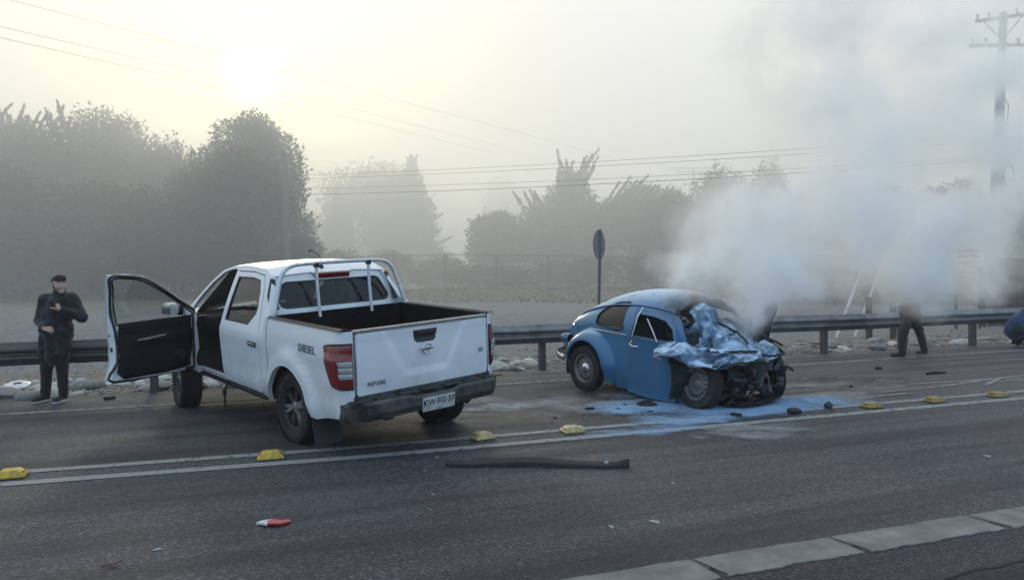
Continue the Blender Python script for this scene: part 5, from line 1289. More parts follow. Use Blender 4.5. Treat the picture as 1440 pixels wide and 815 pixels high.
cp([[(1.70, -.84, .10), (1.74, -.80, .35), (1.66, -.80, .60)], [(1.82, -.66, .14), (1.86, -.62, .38), (1.84, -.64, .64)], [(1.86, -.40, .16), (1.95, -.36, .40), (2.0, -.4, .64)]], 10, 12, .06, 21.1, 'inner_wing', M_CHAR)
# front axle, tank, engine-bay wreckage
q = MB()
for w_, u_ in ((.24, 2.02), (.38, 2.04)): q.tube([(u_ - .05, -.52, w_), (u_, 0, w_ + .01), (u_ + .02, .62, w_)], .034, 10)
q.box((2.02, -.20, .32), (.10, .08, .24)); q.box((2.04, .24, .32), (.10, .08, .24)); q.tube([(2.06, -.50, .40), (2.16, 0, .36), (2.10, .60, .38)], .014, 6); q.build('front_axle', M_MECH, bug, 50)
q = crumple([[(2.24, -.46, .34), (2.28, 0, .36), (2.24, .46, .36)], [(2.28, -.44, .46), (2.32, 0, .47), (2.26, .48, .48)], [(2.2, -.42, .56), (2.26, .02, .60), (2.18, .46, .58)], [(1.9, -.4, .62), (1.95, 0, .66), (1.9, .45, .62)]], 18, 26, .09, 31.3); q.build('fuel_tank', M_CHAR, bug, 30)
q = MB(); q.box((1.86, .05, .36), (.25, 1.05, .46), (0, .1, .05)); q.build('bulkhead', M_CHAR, bug, 30)
q = MB(); rs = random.Random(5)
for k in range(70):
    c = Vector((rs.uniform(1.95, 2.34), rs.uniform(-.46, .62), rs.uniform(.10, .56)))
    if k % 3 == 0: q.box(c, (rs.uniform(.04, .16), rs.uniform(.05, .22), rs.uniform(.02, .08)), (rs.uniform(-1, 1), rs.uniform(-1, 1), rs.uniform(-1, 1)))
    else:
        P = [c]; 
        for j in range(4): P.append(P[-1] + Vector((rs.uniform(-.08, .08), rs.uniform(-.14, .14), rs.uniform(-.08, .06))))
        q.tube(bez(P, 3), rs.uniform(.006, .02), 6)
for k in range(14):
    a = Vector((2.3, rs.uniform(-.4, .6), rs.uniform(.2, .5))); q.lathe([(0, -.03), (.03, -.03), (.045, 0), (.03, .03), (0, .03)], 10, 'xyz'[k % 3], a)
o = q.build('wreckage', M_MECH, bug, 40); o['kind'] = 'stuff'
q = MB(); q.lathe([(.06, -.10), (.13, -.06), (.14, .0), (.10, .04), (.05, .05)], 16, 'x', (2.30, .18, .30)); q.lathe([(.0, -.04), (.05, -.03), (.06, .0), (.03, .03), (0, .03)], 12, 'y', (2.36, -.1, .42)); q.build('horn', M_MECH, bug, 40)
# flattened front panel lying under the axle
cp([[(2.0, -.35, .05), (2.05, .1, .05), (2.0, .5, .06)], [(2.25, -.40, .04), (2.30, .1, .03), (2.2, .55, .05)], [(2.40, -.3, .07), (2.48, .12, .04), (2.38, .45, .08)]], 10, 16, .04, 41., 'under_tray', M_CHAR)
# rear bumper: chrome blade with overriders
q = MB(); P = bez([(-.35, -.82, .40), (-.62, -.74, .42), (-.84, -.45, .43), (-.92, 0, .43), (-.84, .45, .43), (-.62, .74, .42), (-.35, .82, .40)], 6)
nP = len(P); sec = [(-.045, -.004), (-.02, .012), (.02, .012), (.045, -.004), (.02, -.012), (-.02, -.012)]; vs = []; fs = []
for i, p in enumerate(P):
    d = (P[min(i + 1, nP - 1)] - P[max(i - 1, 0)]).normalized(); nrm = Vector((d.y, -d.x, 0)).normalized() * -1
    for (hz_, o_) in sec: vs.append(p + Vector((0, 0, hz_)) + nrm * o_)
for i in range(nP - 1):
    for j in range(6): fs.append((i * 6 + j, (i + 1) * 6 + j, (i + 1) * 6 + (j + 1) % 6, i * 6 + (j + 1) % 6))
q.add(vs, fs); rbp = bp_(q, 'rear_bumper', M_CHROME, 50)
for s_ in (-1, 1): q = MB(); q.lathe([(0, -.13), (.03, -.11), (.035, 0), (.03, .11), (0, .13)], 10, 'z', (-.87, s_ * .36, .45)); bp_(q, 'overrider', M_CHROME, 50, rbp)
for s_ in (-1, 1): q = MB(); q.tube([(-.50, s_ * .22, .24), (-.86, s_ * .22, .22)], .026, 10); bp_(q, 'exhaust_pipe', M_CHROME, 50)
# --- steel wheels with ringed slots and hub caps
def steel_wheel(loc, rot, R=.315, w=.165, r=.195, flat=0.):
    e_ = MB(); e_.lathe(tyre_prof(R, w, r), 48, 'y', closed=True)
    if flat: e_.v = [(x, y * (1 + .25 * sstep(-.2, -.3, z)), max(z, -R + flat)) for x, y, z in e_.v]
    ty = e_.build('wheel', M_RUB, bug, 40); ty.location = loc; ty.rotation_euler = rot; h = w / 2
    q = MB(); q.lathe([(r + .006, h * .74), (r + .008, h * .84), (r - .010, h * .82), (r - .022, h * .45), (r - .03, h * .36), (r - .034, -.6 * h), (r, -.75 * h)], 44, 'y')
    q.lathe([(r - .03, h * .36), (r - .055, h * .52), (r - .075, h * .56), (.085, h * .46), (.075, h * .52)], 44, 'y'); q.build('rim', M_STEEL, ty, 45)
    q = MB()
    for k in range(16):
        a = 2 * pi * k / 16; q.box((cos(a) * (r - .048), h * .545, sin(a) * (r - .048)), (.026, .010, .020), (0, -a, 0), bev=.003)
    q.build('slot', M_BLACK, ty, 30)
    q = MB(); q.lathe([(.0, h * .86), (.03, h * .85), (.055, h * .76), (.075, h * .60), (.08, h * .5)], 26, 'y'); q.build('hub_cap', M_STEEL if flat else M_CHROME, ty, 50); return ty
steel_wheel((0, -.665, .312), (0, .3, pi)); steel_wheel((0, .665, .312), (0, .9, 0))
steel_wheel((1.98, -.60, .30), (RAD(9), .4, pi - RAD(3)), flat=.012)
steel_wheel((2.02, .74, .31), (RAD(4), .7, RAD(-28)), flat=.006)

# dark strips laid on the crumpled sheet in place of its shadowed gaps
rs = random.Random(21)
for k, (a, b_, c) in enumerate((((1.9, -.2, 1.0), (2.06, -.02, .86), (2.18, .05, .74)), ((1.82, .05, 1.04), (1.98, .26, .88), (2.1, .36, .76)), ((1.72, -.50, .86), (1.9, -.40, .84), (2.05, -.48, .74)), ((2.1, -.66, .66), (2.26, -.30, .66), (2.3, .05, .66)), ((1.66, -.35, .98), (1.74, -.3, 1.12), (1.76, -.22, 1.22)), ((1.95, .45, .82), (2.1, .62, .74), (2.2, .72, .68)), ((2.28, .1, .60), (2.36, .3, .58), (2.3, .6, .60)), ((2.28, -.75, .52), (2.40, -.4, .54), (2.42, 0, .56)))):
    q = MB(); P = bez([Vector(a) + Vector((.02, 0, .02)), Vector(b_) + Vector((.03, 0, .025)), Vector(c) + Vector((.02, 0, .01))], 6)
    w_ = .022
    for i, p in enumerate(P): P[i] = p + Vector((nz(i * .9, k), nz(i * .9, k + 5), nz(i * .9, k + 9))) * .02
    q.tube(P, [w_ * (.5 + .6 * abs(nz(i * .7, k * 3.)) + .2) for i in range(len(P))], 5); q.build('shadow_gap_strip', M_CHAR, bug, None)
# ================================================================== people (local x = to the right as seen from the road, y = away)
M_SKIN = mat('skin', (.42, .26, .19), .55, var=.12, scale=30); M_HAIR = mat('dark_hair', (.012, .010, .009), .7, var=.4, scale=60, bump=.6, bscale=140)
def cloth_mat(name, col, sc=9, bump=.5):
    m, t, b = new_mat(name); tc = t.n('TexCoord').outputs['Object']
    f = t.noise(tc, sc, 6, .6); g = t.noise(tc, 300, 3)
    t.l(t.mix(t.rng(f, .3, .7, 0, 1), tuple(c * .75 for c in col), tuple(c * 1.3 for c in col)), b.inputs['Base Color'])
    b.inputs['Roughness'].default_value = .9; b.inputs['Sheen Weight'].default_value = .15
    t.bump(t.math('ADD', f, t.math('MULTIPLY', g, .2)), bump, .035, b); return m
M_BLKC = cloth_mat('black_jacket_cloth', (.013, .014, .018)); M_BLKC2 = cloth_mat('black_coat_cloth', (.017, .018, .023), 14, .8); M_TROU = cloth_mat('black_trouser_cloth', (.012, .013, .016))
M_SHOE = mat('black_shoe', (.014, .014, .015), .6); M_SOLE = mat('pale_sole', (.5, .5, .49), .7)
M_NAVY = cloth_mat('navy_jacket_cloth', (.022, .045, .11)); M_DKTR = cloth_mat('dark_trouser_cloth', (.016, .018, .024)); M_REFL = mat('reflective_tape', (.6, .63, .66), .4)
M_GREYC = cloth_mat('charcoal_coat_cloth', (.02, .02, .023)); M_TROG = cloth_mat('grey_trouser_cloth', (.028, .028, .032))
def head_prims(c, R, k=.02):
    """skull, jaw, nose, ears, brows; c = centre, R = 3x3 with columns right / forward / up of the head"""
    c = Vector(c); w = lambda x, y, z: tuple(c + R @ Vector((x, y, z)))
    return [('c', w(0, -.018, .035), w(0, .012, .03), .085, .080, k), ('c', w(0, .03, -.045), w(0, .052, -.085), .060, .040, k), ('c', w(-.03, .05, -.03), w(.03, .05, -.03), .045, .045, k),
            ('c', w(0, .092, .005), w(0, .108, -.028), .009, .014, .010), ('c', w(-.035, .078, .022), w(.035, .078, .022), .013, .013, .012),
            ('c', w(-.020, .090, -.060), w(.020, .090, -.060), .008, .008, .008), ('c', w(-.018, .088, -.074), w(.018, .088, -.074), .008, .008, .008), ('e', w(0, .082, -.102), (.02, .02, .018), .015),
            ('c', w(-.083, -.005, .02), w(-.083, -.008, -.025), .014, .010, .008), ('c', w(.083, -.005, .02), w(.083, -.008, -.025), .014, .010, .008)]
def head_extras(name_parent, c, R, hair=True):
    c = Vector(c); w = lambda x, y, z: c + R @ Vector((x, y, z))
    for s_ in (-1, 1):
        q = MB(); q.lathe([(0, -.011), (.008, -.008), (.011, 0), (.008, .008), (0, .011)], 10, 'y', w(s_ * .031, .080, .006)); q.build('eye', M_SOLE, name_parent, 60)
        q = MB(); q.lathe([(0, -.005), (.005, 0), (0, .005)], 8, 'y', w(s_ * .031, .0895, .006)); q.build('pupil', M_BLACK, name_parent, 60)
        q = MB(); q.tube([w(s_ * .016, .094, .028), w(s_ * .034, .093, .034), w(s_ * .050, .082, .028)], .0045, 5); q.build('eyebrow', M_HAIR, name_parent, 60)
    if hair:
        V, F = sdf_mesh([('c', tuple(w(0, -.030, .055)), tuple(w(0, .018, .062)), .086, .078), ('c', tuple(w(0, -.045, -.01)), tuple(w(0, -.05, .02)), .070, .075), ('c', tuple(w(-.066, -.02, .02)), tuple(w(.066, -.02, .02)), .022, .022), ('c', tuple(w(-.04, .055, .098)), tuple(w(.04, .055, .098)), .022, .022)], .009, .025, .0025, 3)
        np_mesh('hair', V, F, M_HAIR, name_parent, 80)
def hand(wrist, dirv, palmn, size=1., curl=.8, side_=1):
    """palm, five bent fingers: returns capsules. dirv: wrist -> knuckles, palmn: out of the palm"""
    d = Vector(dirv).normalized(); n = Vector(palmn); n = (n - d * n.dot(d)).normalized(); a = d.cross(n) * side_; W_ = Vector(wrist); s = size; P = []
    k0 = W_ + d * .085 * s
    P.append(('c', tuple(W_), tuple(W_ + d * .03 * s), .026 * s, .030 * s, .012))
    for i, (o, L) in enumerate(((-.030, .072), (-.010, .080), (.010, .076), (.029, .060))):
        b = k0 + a * o * s; P.append(('c', tuple(W_ + d * .02 * s + a * o * .6 * s), tuple(b), .016 * s, .0125 * s, .010))
        d1 = (d * cos(curl * .6) + n * sin(curl * .6)); d2 = (d * cos(curl * 1.5) + n * sin(curl * 1.5)); d3 = (d * cos(curl * 2.2) + n * sin(curl * 2.2))
        p1 = b + d1 * L * .45 * s; p2 = p1 + d2 * L * .32 * s; p3 = p2 + d3 * L * .25 * s
        P += [('c', tuple(b), tuple(p1), .0100 * s, .0092 * s, .004), ('c', tuple(p1), tuple(p2), .0092 * s, .0085 * s, .004), ('c', tuple(p2), tuple(p3), .0085 * s, .0072 * s, .004)]
    t0 = W_ + d * .022 * s - a * .026 * s; t1 = t0 + (d * .7 - a * .75 + n * .25).normalized() * .042 * s; t2 = t1 + (d * .9 - a * .15 + n * .5).normalized() * .034 * s
    P += [('c', tuple(t0), tuple(t1), .014 * s, .011 * s, .008), ('c', tuple(t1), tuple(t2), .011 * s, .0085 * s, .004)]
    return P
def headframe(yawd, pitchd=0., rolld=0.):
    """columns: right, forward, up; yaw 0 = facing the camera (towards -y)"""
    return (Matrix.Rotation(RAD(yawd), 3, 'Z') @ Matrix.Rotation(RAD(180), 3, 'Z') @ Matrix.Rotation(RAD(-pitchd), 3, 'X') @ Matrix.Rotation(RAD(rolld), 3, 'Y'))
def shoe(parent, heel, toe, m=M_SHOE, sole=M_SOLE):
    h = Vector(heel); t_ = Vector(toe); d = (t_ - h).normalized(); up = Vector((0, 0, 1))
    V, F = sdf_mesh([('c', tuple(h + up * .055), tuple(h + up * .10), .042, .042), ('c', tuple(h + up * .045), tuple(t_ + up * .035 - d * .03), .042, .034), ('c', tuple(t_ + up * .033 - d * .06), tuple(t_ + up * .030 - d * .02), .042, .032)], .010, .02)
    V[:, 2] = np.maximum(V[:, 2], h.z + .018); o = np_mesh('shoe', V, F, m, parent, 60)
    V, F = sdf_mesh([('c', tuple(h + up * .0), tuple(t_ - d * .03), .045, .040), ('c', tuple(t_ - d * .07), tuple(t_ - d * .03), .046, .040)], .010, .01)
    V[:, 2] = h.z + np.clip(V[:, 2] - h.z, 0.002, .026); np_mesh('sole', V, F, sole, o, 40)

# ---- man in black standing by the guardrail, looking to the right
mp = ground_z(-2.55, 11.55)
man = tag(empty('person', (-2.52, 11.52, .006), -_yaw), 'man in black jacket and trousers standing by the guardrail, one hand at his chest', 'person')
hR = headframe(48, -4); hc = (.105, -.02, 1.575)
arms = dict(ls=(-.115, .0, 1.375), le=(-.215, .06, 1.10), lw=(-.01, -.19, 1.005), rs=(.265, .0, 1.385), re=(.40, -.02, 1.135), rw=(.245, -.215, 1.245))
hl = hand(Vector(arms['lw']) + Vector((.012, -.02, -.005)), (.85, -.25, -.1), (.1, .6, -.8), 1., .9, -1); hr = hand(Vector(arms['rw']) + Vector((-.018, -.015, .012)), (-.8, -.15, .45), (-.2, .75, -.5), 1., 1.0, 1)
body = head_prims(hc, hR) + [('c', (.09, .015, 1.52), (.08, .02, 1.40), .055, .065), ('c', (.08, .02, 1.33), (.04, .02, 1.0), .13, .125), ('c', (.03, .02, .95), (.03, .02, .88), .13, .13),
    ('c', (-.05, .02, .86), (-.10, .0, .48), .075, .052), ('c', (-.10, .0, .48), (-.15, .03, .10), .05, .035), ('c', (.12, .02, .86), (.10, .0, .48), .075, .052), ('c', (.10, .0, .48), (.09, .03, .10), .05, .035),
    ('c', arms['ls'], arms['le'], .052, .042), ('c', arms['le'], arms['lw'], .042, .027), ('c', arms['rs'], arms['re'], .052, .042), ('c', arms['re'], arms['rw'], .042, .027)] + hl + hr
V, F = sdf_mesh(body, .0075, .03); np_mesh('body', V, F, M_SKIN, man, 80)
head_extras(man, hc, hR)
V, F = sdf_mesh([('c', (-.07, .02, 1.375), (.22, .02, 1.385), .090, .090), ('c', (.075, .015, 1.30), (.045, .02, 1.05), .150, .148), ('c', (-.05, .02, 1.2), (.17, .02, 1.2), .125, .125), ('c', (-.04, .02, .98), (.12, .02, .98), .128, .128), ('c', (.085, .0, 1.455), (.088, .02, 1.475), .078, .075),
    ('c', arms['ls'], arms['le'], .080, .070), ('c', arms['le'], tuple(Vector(arms['lw']) - Vector((.02, -.015, 0))), .070, .047), ('c', arms['rs'], arms['re'], .080, .068), ('c', arms['re'], tuple(Vector(arms['rw']) - Vector((-.012, -.012, 0))), .068, .046)], .012, .035, .0075, 2)
np_mesh('jacket', V, F, M_BLKC, man, 70)
# a second black coat tied round the waist and hanging down
V, F = sdf_mesh([('c', (-.075, -.03, .97), (.13, -.03, .95), .10, .10), ('c', (-.09, -.05, .90), (-.12, -.06, .62), .072, .062), ('c', (.0, -.07, .92), (.0, -.09, .58), .08, .06), ('c', (.10, -.05, .90), (.12, -.06, .66), .072, .062), ('c', (.17, -.0, .88), (.185, .0, .72), .06, .05), ('c', (.03, -.10, .62), (.03, -.10, .50), .05, .03)], .011, .03, .011, 5)
np_mesh('hanging_coat', V, F, M_BLKC2, man, 70)
V, F = sdf_mesh([('c', (-.04, .03, .90), (.11, .03, .90), .125, .125), ('c', (-.06, .02, .86), (-.105, .0, .48), .092, .075), ('c', (-.105, .0, .48), (-.145, .03, .10), .074, .062), ('c', (.12, .02, .86), (.105, .0, .48), .092, .075), ('c', (.105, .0, .48), (.095, .03, .10), .074, .062)], .012, .03, .007, 7)
np_mesh('trousers', V, F, M_TROU, man, 70)
shoe(man, (-.145, .04, 0), (-.20, -.16, 0)); shoe(man, (.095, .04, 0), (.10, -.18, 0))
q = MB(); ph = Vector(arms['rw']) + Vector((-.085, -.045, .05)); q.box(ph, (.075, .012, .15), (RAD(15), RAD(-12), 0), bev=.005); o = q.build('mobile_phone', M_BLACKP, None, 30); o.matrix_world = Matrix.Translation(man.location) @ Matrix.Rotation(-_yaw, 4, 'Z'); tag(o, 'dark mobile phone held at chest height by the man in black', 'phone')

# ---- walker striding behind the smoke
wk = tag(empty('person', (12.0, 10.88, .006), -_yaw), 'person in dark clothes striding along the road edge, upper body lost in smoke', 'person')
hR = headframe(-75, -6); hc = (-.10, -.0, 1.56)
A_ = dict(ls=(-.10, -.19, 1.36), le=(-.26, -.26, 1.12), lw=(-.30, -.28, 1.04), rs=(-.02, .19, 1.36), re=(.12, .25, 1.12), rw=(.05, .24, .90))
body = head_prims(hc, hR) + [('c', (-.08, .0, 1.50), (-.07, 0, 1.38), .055, .065), ('c', (-.06, 0, 1.30), (-.02, 0, 1.0), .13, .125), ('c', (-.02, -.08, .90), (-.02, .08, .90), .11, .11),
    ('c', (-.03, -.09, .86), (-.18, -.09, .47), .075, .052), ('c', (-.18, -.09, .47), (-.20, -.09, .09), .05, .035), ('c', (.0, .09, .86), (.22, .09, .50), .075, .052), ('c', (.22, .09, .50), (.33, .10, .11), .05, .035),
    ('c', A_['ls'], A_['le'], .052, .042), ('c', A_['le'], A_['lw'], .042, .027), ('c', A_['rs'], A_['re'], .052, .042), ('c', A_['re'], A_['rw'], .042, .027)] + hand(A_['lw'], (-.9, -.1, -.2), (.1, .3, -.9), 1., .9, -1) + hand(A_['rw'], (-.2, 0, -1), (-1, .1, 0), 1., .7, 1)
V, F = sdf_mesh(body, .010, .03); np_mesh('body', V, F, M_SKIN, wk, 80); head_extras(wk, hc, hR)
V, F = sdf_mesh([('c', (-.07, -.15, 1.36), (-.05, .15, 1.36), .09, .09), ('c', (-.06, 0, 1.30), (-.01, 0, .80), .175, .185), ('c', (-.02, -.06, .78), (.04, .06, .70), .175, .175), ('c', (-.08, 0, 1.43), (-.08, 0, 1.46), .08, .075),
    ('c', A_['ls'], A_['le'], .080, .072), ('c', A_['le'], A_['lw'], .072, .05), ('c', A_['rs'], A_['re'], .080, .07), ('c', A_['re'], tuple(Vector(A_['rw']) + Vector((0, 0, .03))), .07, .05)], .014, .035, .009, 4)
np_mesh('long_jacket', V, F, M_GREYC, wk, 70)
V, F = sdf_mesh([('c', (-.02, -.07, .88), (.0, .07, .88), .12, .12), ('c', (-.04, -.09, .84), (-.18, -.09, .47), .098, .082), ('c', (-.18, -.09, .47), (-.20, -.09, .09), .080, .072), ('c', (.02, .09, .84), (.22, .09, .50), .098, .080), ('c', (.22, .09, .50), (.325, .10, .12), .078, .066)], .013, .03, .007, 9)
np_mesh('trousers', V, F, M_TROG, wk, 70)
shoe(wk, (-.19, -.09, 0), (-.42, -.10, 0), M_SHOE, M_SHOE); shoe(wk, (.34, .10, .03), (.16, .10, 0), M_SHOE, M_SHOE)

# ---- person crouching at the right edge, seen from behind
cr = tag(empty('person', (15.33, 11.22, .006), -_yaw), 'person in a navy blue jacket with a pale shoulder stripe crouching at the right edge', 'person')
hR = headframe(-160, 35); hc = (.46, .16, .84)
A_ = dict(ls=(.20, -.08, .80), le=(.30, -.20, .55), lw=(.46, -.14, .38), rs=(.42, .02, .76), re=(.60, .0, .52), rw=(.66, .05, .30))
body = head_prims(hc, hR) + [('c', (.40, .10, .82), (.34, .04, .78), .055, .065), ('c', (.30, .0, .72), (.02, -.02, .50), .13, .14), ('c', (-.02, -.10, .40), (.02, .10, .40), .13, .13),
    ('c', (.02, -.10, .40), (.32, -.16, .46), .08, .06), ('c', (.32, -.16, .46), (.16, -.16, .10), .055, .038), ('c', (.02, .10, .40), (.34, .14, .40), .08, .06), ('c', (.34, .14, .40), (.10, .14, .08), .055, .038),
    ('c', A_['ls'], A_['le'], .052, .042), ('c', A_['le'], A_['lw'], .042, .027), ('c', A_['rs'], A_['re'], .052, .042), ('c', A_['re'], A_['rw'], .042, .027)] + hand(A_['lw'], (.8, .1, -.5), (0, .3, -.9), 1., .9, -1) + hand(A_['rw'], (.2, .1, -1), (-1, .1, 0), 1., .8, 1)
V, F = sdf_mesh(body, .011, .03); np_mesh('body', V, F, M_SKIN, cr, 80); head_extras(cr, hc, hR)
jp = [('c', (.30, .0, .70), (.06, -.02, .50), .185, .215), ('c', (.05, -.04, .46), (-.02, .02, .36), .215, .20), ('c', (.36, .05, .78), (.34, .04, .76), .09, .09), ('c', A_['ls'], A_['le'], .088, .076), ('c', A_['le'], A_['lw'], .076, .052), ('c', A_['rs'], A_['re'], .085, .075), ('c', A_['re'], A_['rw'], .075, .05)]
V, F = sdf_mesh(jp, .014, .04, .010, 6); jk = np_mesh('jacket', V, F, M_NAVY, cr, 70)
# reflective stripe following the back of the jacket
q = MB(); n_ = 22
for i in range(n_ + 1):
    a = -1.9 + 2.5 * i / n_; c_ = Vector((.30, .0, .70)); ax = Vector((.24, .02, .20)).normalized(); e1 = Vector((0, -1, 0)); e1 = (e1 - ax * e1.dot(ax)).normalized(); e2 = ax.cross(e1)
    p = c_ - ax * .04 + (e1 * cos(a) - e2 * sin(a)) * .205
    q.v += [tuple(p - ax * .02), tuple(p + ax * .02)]
    if i: q.f.append((2 * i - 2, 2 * i - 1, 2 * i + 1, 2 * i)); q.m.append(0)
q.build('reflective_stripe', M_REFL, jk, 60)
V, F = sdf_mesh([('c', (-.03, -.10, .38), (.02, .10, .38), .15, .15), ('c', (.02, -.10, .38), (.32, -.16, .46), .105, .088), ('c', (.32, -.16, .46), (.16, -.16, .09), .085, .07), ('c', (.02, .10, .38), (.34, .14, .40), .105, .088), ('c', (.34, .14, .40), (.10, .14, .08), .085, .07)], .013, .03, .007, 11)
np_mesh('trousers', V, F, M_DKTR, cr, 70)
shoe(cr, (.10, -.16, 0), (.36, -.17, 0)); shoe(cr, (.04, .14, .03), (.28, .14, 0))
# ================================================================== road studs
def stud_mat(name, col, grime):
    m, t, b = new_mat(name); tc = t.n('TexCoord').outputs['Object']; n = t.noise(tc, 18, 6, .7)
    t.l(t.mix(t.rng(n, .42, .68, 0, grime), col, (.10, .085, .06)), b.inputs['Base Color']); b.inputs['Roughness'].default_value = .5; t.bump(n, .3, .01, b); return m
M_YEL = stud_mat('yellow_stud', (.62, .40, .035), .7); M_YELD = stud_mat('dusty_yellow_stud', (.50, .40, .17), .6); M_YELW = stud_mat('dirty_ochre_stud', (.36, .24, .05), .9)
M_REFC = lamp_mat('amber_reflector', (.30, .20, .05))
def stud(x, y, rz, m, label, s=1.):
    e = tag(empty('road_stud', (x, y, .012), rz), label, 'road stud', 'yellow studs along the centre line')
    q = MB(); bm = bmesh.new(); L, W_, H_ = .115 * s, .085 * s, .062 * s
    lo = [(-L, -W_), (-L, W_), (L, W_), (L, -W_)]; hi = [(-L * .52, -W_ * .68), (-L * .52, W_ * .68), (L * .52, W_ * .68), (L * .52, -W_ * .68)]
    vs = [bm.verts.new((a, c, 0)) for a, c in lo] + [bm.verts.new((a, c, .016)) for a, c in lo] + [bm.verts.new((a, c, H_)) for a, c in hi]
    for f in ((3, 2, 1, 0), (8, 9, 10, 11)): bm.faces.new([vs[k] for k in f])
    for o_ in (0, 4):
        for k in range(4): bm.faces.new([vs[o_ + k], vs[o_ + (k + 1) % 4], vs[o_ + 4 + (k + 1) % 4], vs[o_ + 4 + k]])
    bmesh.ops.bevel(bm, geom=bm.edges[:], offset=.006 * s, segments=2, affect='EDGES', profile=.6); bm.verts.index_update()
    q.add([v.co.copy() for v in bm.verts], [[v.index for v in f.verts] for f in bm.faces]); bm.free(); q.build('body', m, e, 40)
    for s_ in (-1, 1):
        q = MB(); q.box((s_ * L * .775, 0, .041 * s), (.004, W_ * 1.15, .030 * s), (0, s_ * RAD(50) - RAD(90) * 0, 0)); q.build('reflector', M_REFC, e, None)
    return e
stud(-1.89, 7.13, .05, M_YEL, 'bright yellow road stud at the left edge of the picture')
stud(.15, 6.99, -.02, M_YEL, 'bright yellow road stud in front of the rear wheel of the pickup')
stud(2.16, 7.03, .25, M_YELD, 'dusty pale yellow road stud behind the pickup, nearer to it than its neighbour')
stud(3.11, 6.97, -.05, M_YELD, 'dusty pale yellow road stud between the pickup and the powder covered wreck')
stud(6.98, 6.88, -.1, M_YELW, 'dirty ochre road stud right of the small dark cans, first of three', .95)
stud(7.97, 6.87, -.08, M_YELW, 'dirty ochre road stud, middle one of the three right of the wreck', .95)
stud(9.03, 6.86, -.06, M_YELW, 'dirty ochre road stud, farthest right of the three', .95)

# ================================================================== debris
q = MB(); L = 1.55; n_ = 30; vs = []; fs = []
for i in range(n_ + 1):
    t_ = i / n_; x = L * t_; w_ = .055 * (1 - .75 * sstep(.86, 1, t_)) * (.35 + .65 * sstep(0, .12, t_)); h_ = .045 + .03 * math.exp(-((t_ - .45) / .2) ** 2) + .03 * sstep(.93, 1, t_); y0 = .02 * sin(t_ * 4)
    for (a, z) in ((-1, .0), (-.9, .55), (-.2, .95), (.3, 1.), (.95, .5), (1, 0)): vs.append((x, y0 + a * w_, .002 + z * h_))
for i in range(n_):
    for j in range(6): fs.append((i * 6 + j, (i + 1) * 6 + j, (i + 1) * 6 + (j + 1) % 6, i * 6 + (j + 1) % 6))
fs += [tuple(range(6)), tuple(n_ * 6 + j for j in range(6))]
q.add(vs, fs); o = q.build('trim_strip', M_BLACKP, None, 40, loc=(1.55, 6.12, .008), rot=(0, 0, math.atan2(-.64, 1.46))); o.data.materials[0] = M_BLACK; tag(o, 'long black plastic trim strip lying in the near lane', 'car debris')
q = MB(); q.box((1.36, -.03, .045), (.03, .004, .03)); q.build('clip', M_SOLE, o, None)
M_REDF = lamp_mat('red_shard', (.45, .02, .025)); M_WHF = mat('white_hubcap_highlight', (.7, .68, .66), .3, coat=.5)
e = tag(empty('lamp_fragment', (.11, 5.08, .008), RAD(-12)), 'broken red tail lamp fragment with an added white highlight on the near lane', 'car debris')
q = MB(); q.panel([(-.02, -.05), (.06, -.055), (.125, -.01), (.10, .035), (.0, .05), (-.03, .01)], [], lambda x, y: (x, y, .014 + .010 * (1 - (x * x + y * y) / .02)), .03, .014, out=(0, 0, -1)); q.build('red_piece', M_REDF, e, 40)
q = MB(); q.panel([(-.10, .0), (-.02, -.052), (-.032, .01), (-.012, .045), (-.07, .032)], [], lambda x, y: (x, y, .013 + .009 * (1 - (x * x + y * y) / .02)), .03, .012, out=(0, 0, -1)); q.build('white_highlight', M_WHF, e, 40)  # separate white piece put in for the highlight on the red tip
M_LEAFR = mat('dead_leaf', (.13, .045, .03), .8, var=.4, scale=20); M_LEAFB = mat('tan_leaf', (.22, .13, .07), .8, var=.4, scale=20)
def leaf(x, y, s, rz, m, lab):
    q = MB(); q.grid(lambda a, c: (s * (2 * a - 1), s * .32 * (2 * c - 1) * sin(pi * (.06 + .9 * a)), .008 + .25 * s * (a - .45) ** 2 * 2 + .3 * s * abs(2 * c - 1) * .4), 8, 4); o = q.build('leaf', m, None, 60, loc=(x, y, .006), rot=(0, 0, rz)); tag(o, lab, 'leaf')
leaf(-.76, 4.66, .055, .35, M_LEAFR, 'small dark red dead leaf on the near lane at lower left')
leaf(3.5, 5.10, .04, 1.2, M_LEAFB, 'small tan dead leaf on the near lane at lower right')
def lump(name, x, y, prims, m, lab, cat='car debris', vox=.008, rz=0., bumps=.004):
    V, F = sdf_mesh(prims, vox, .015, bumps, 3); V[:, 2] = np.maximum(V[:, 2], .001); o = np_mesh(name, V, F, m, None, 40); o.location = (x, y, .006); o.rotation_euler = (0, 0, rz); tag(o, lab, cat); return o
q = MB(); q.lathe([(0, .075), (.035, .073), (.04, .06), (.05, .056), (.055, .045), (.085, .04), (.09, .026), (.125, .022), (.13, .012), (.14, 0), (0, 0)], 26, 'z'); o = q.build('hub_part', M_CHAR, None, 40, loc=(4.61, 8.05, .012), rot=(RAD(5), RAD(4), 0)); tag(o, 'stepped dark round hub part lying in the powder beside the wreck', 'car debris')
lump('can', 5.85, 6.90, [('c', (-.035, 0, .04), (.045, .01, .04), .040, .038), ('c', (.045, .01, .045), (.08, .0, .038), .022, .022)], M_MECH, 'dark battered canister on the centre line in front of the wreck', rz=-.2)
lump('can', 6.46, 7.02, [('c', (-.015, 0, .038), (.025, 0, .038), .037, .036), ('c', (0, 0, .06), (.01, 0, .08), .02, .015)], M_MECH, 'smaller round dark canister on the centre line, right of the first')
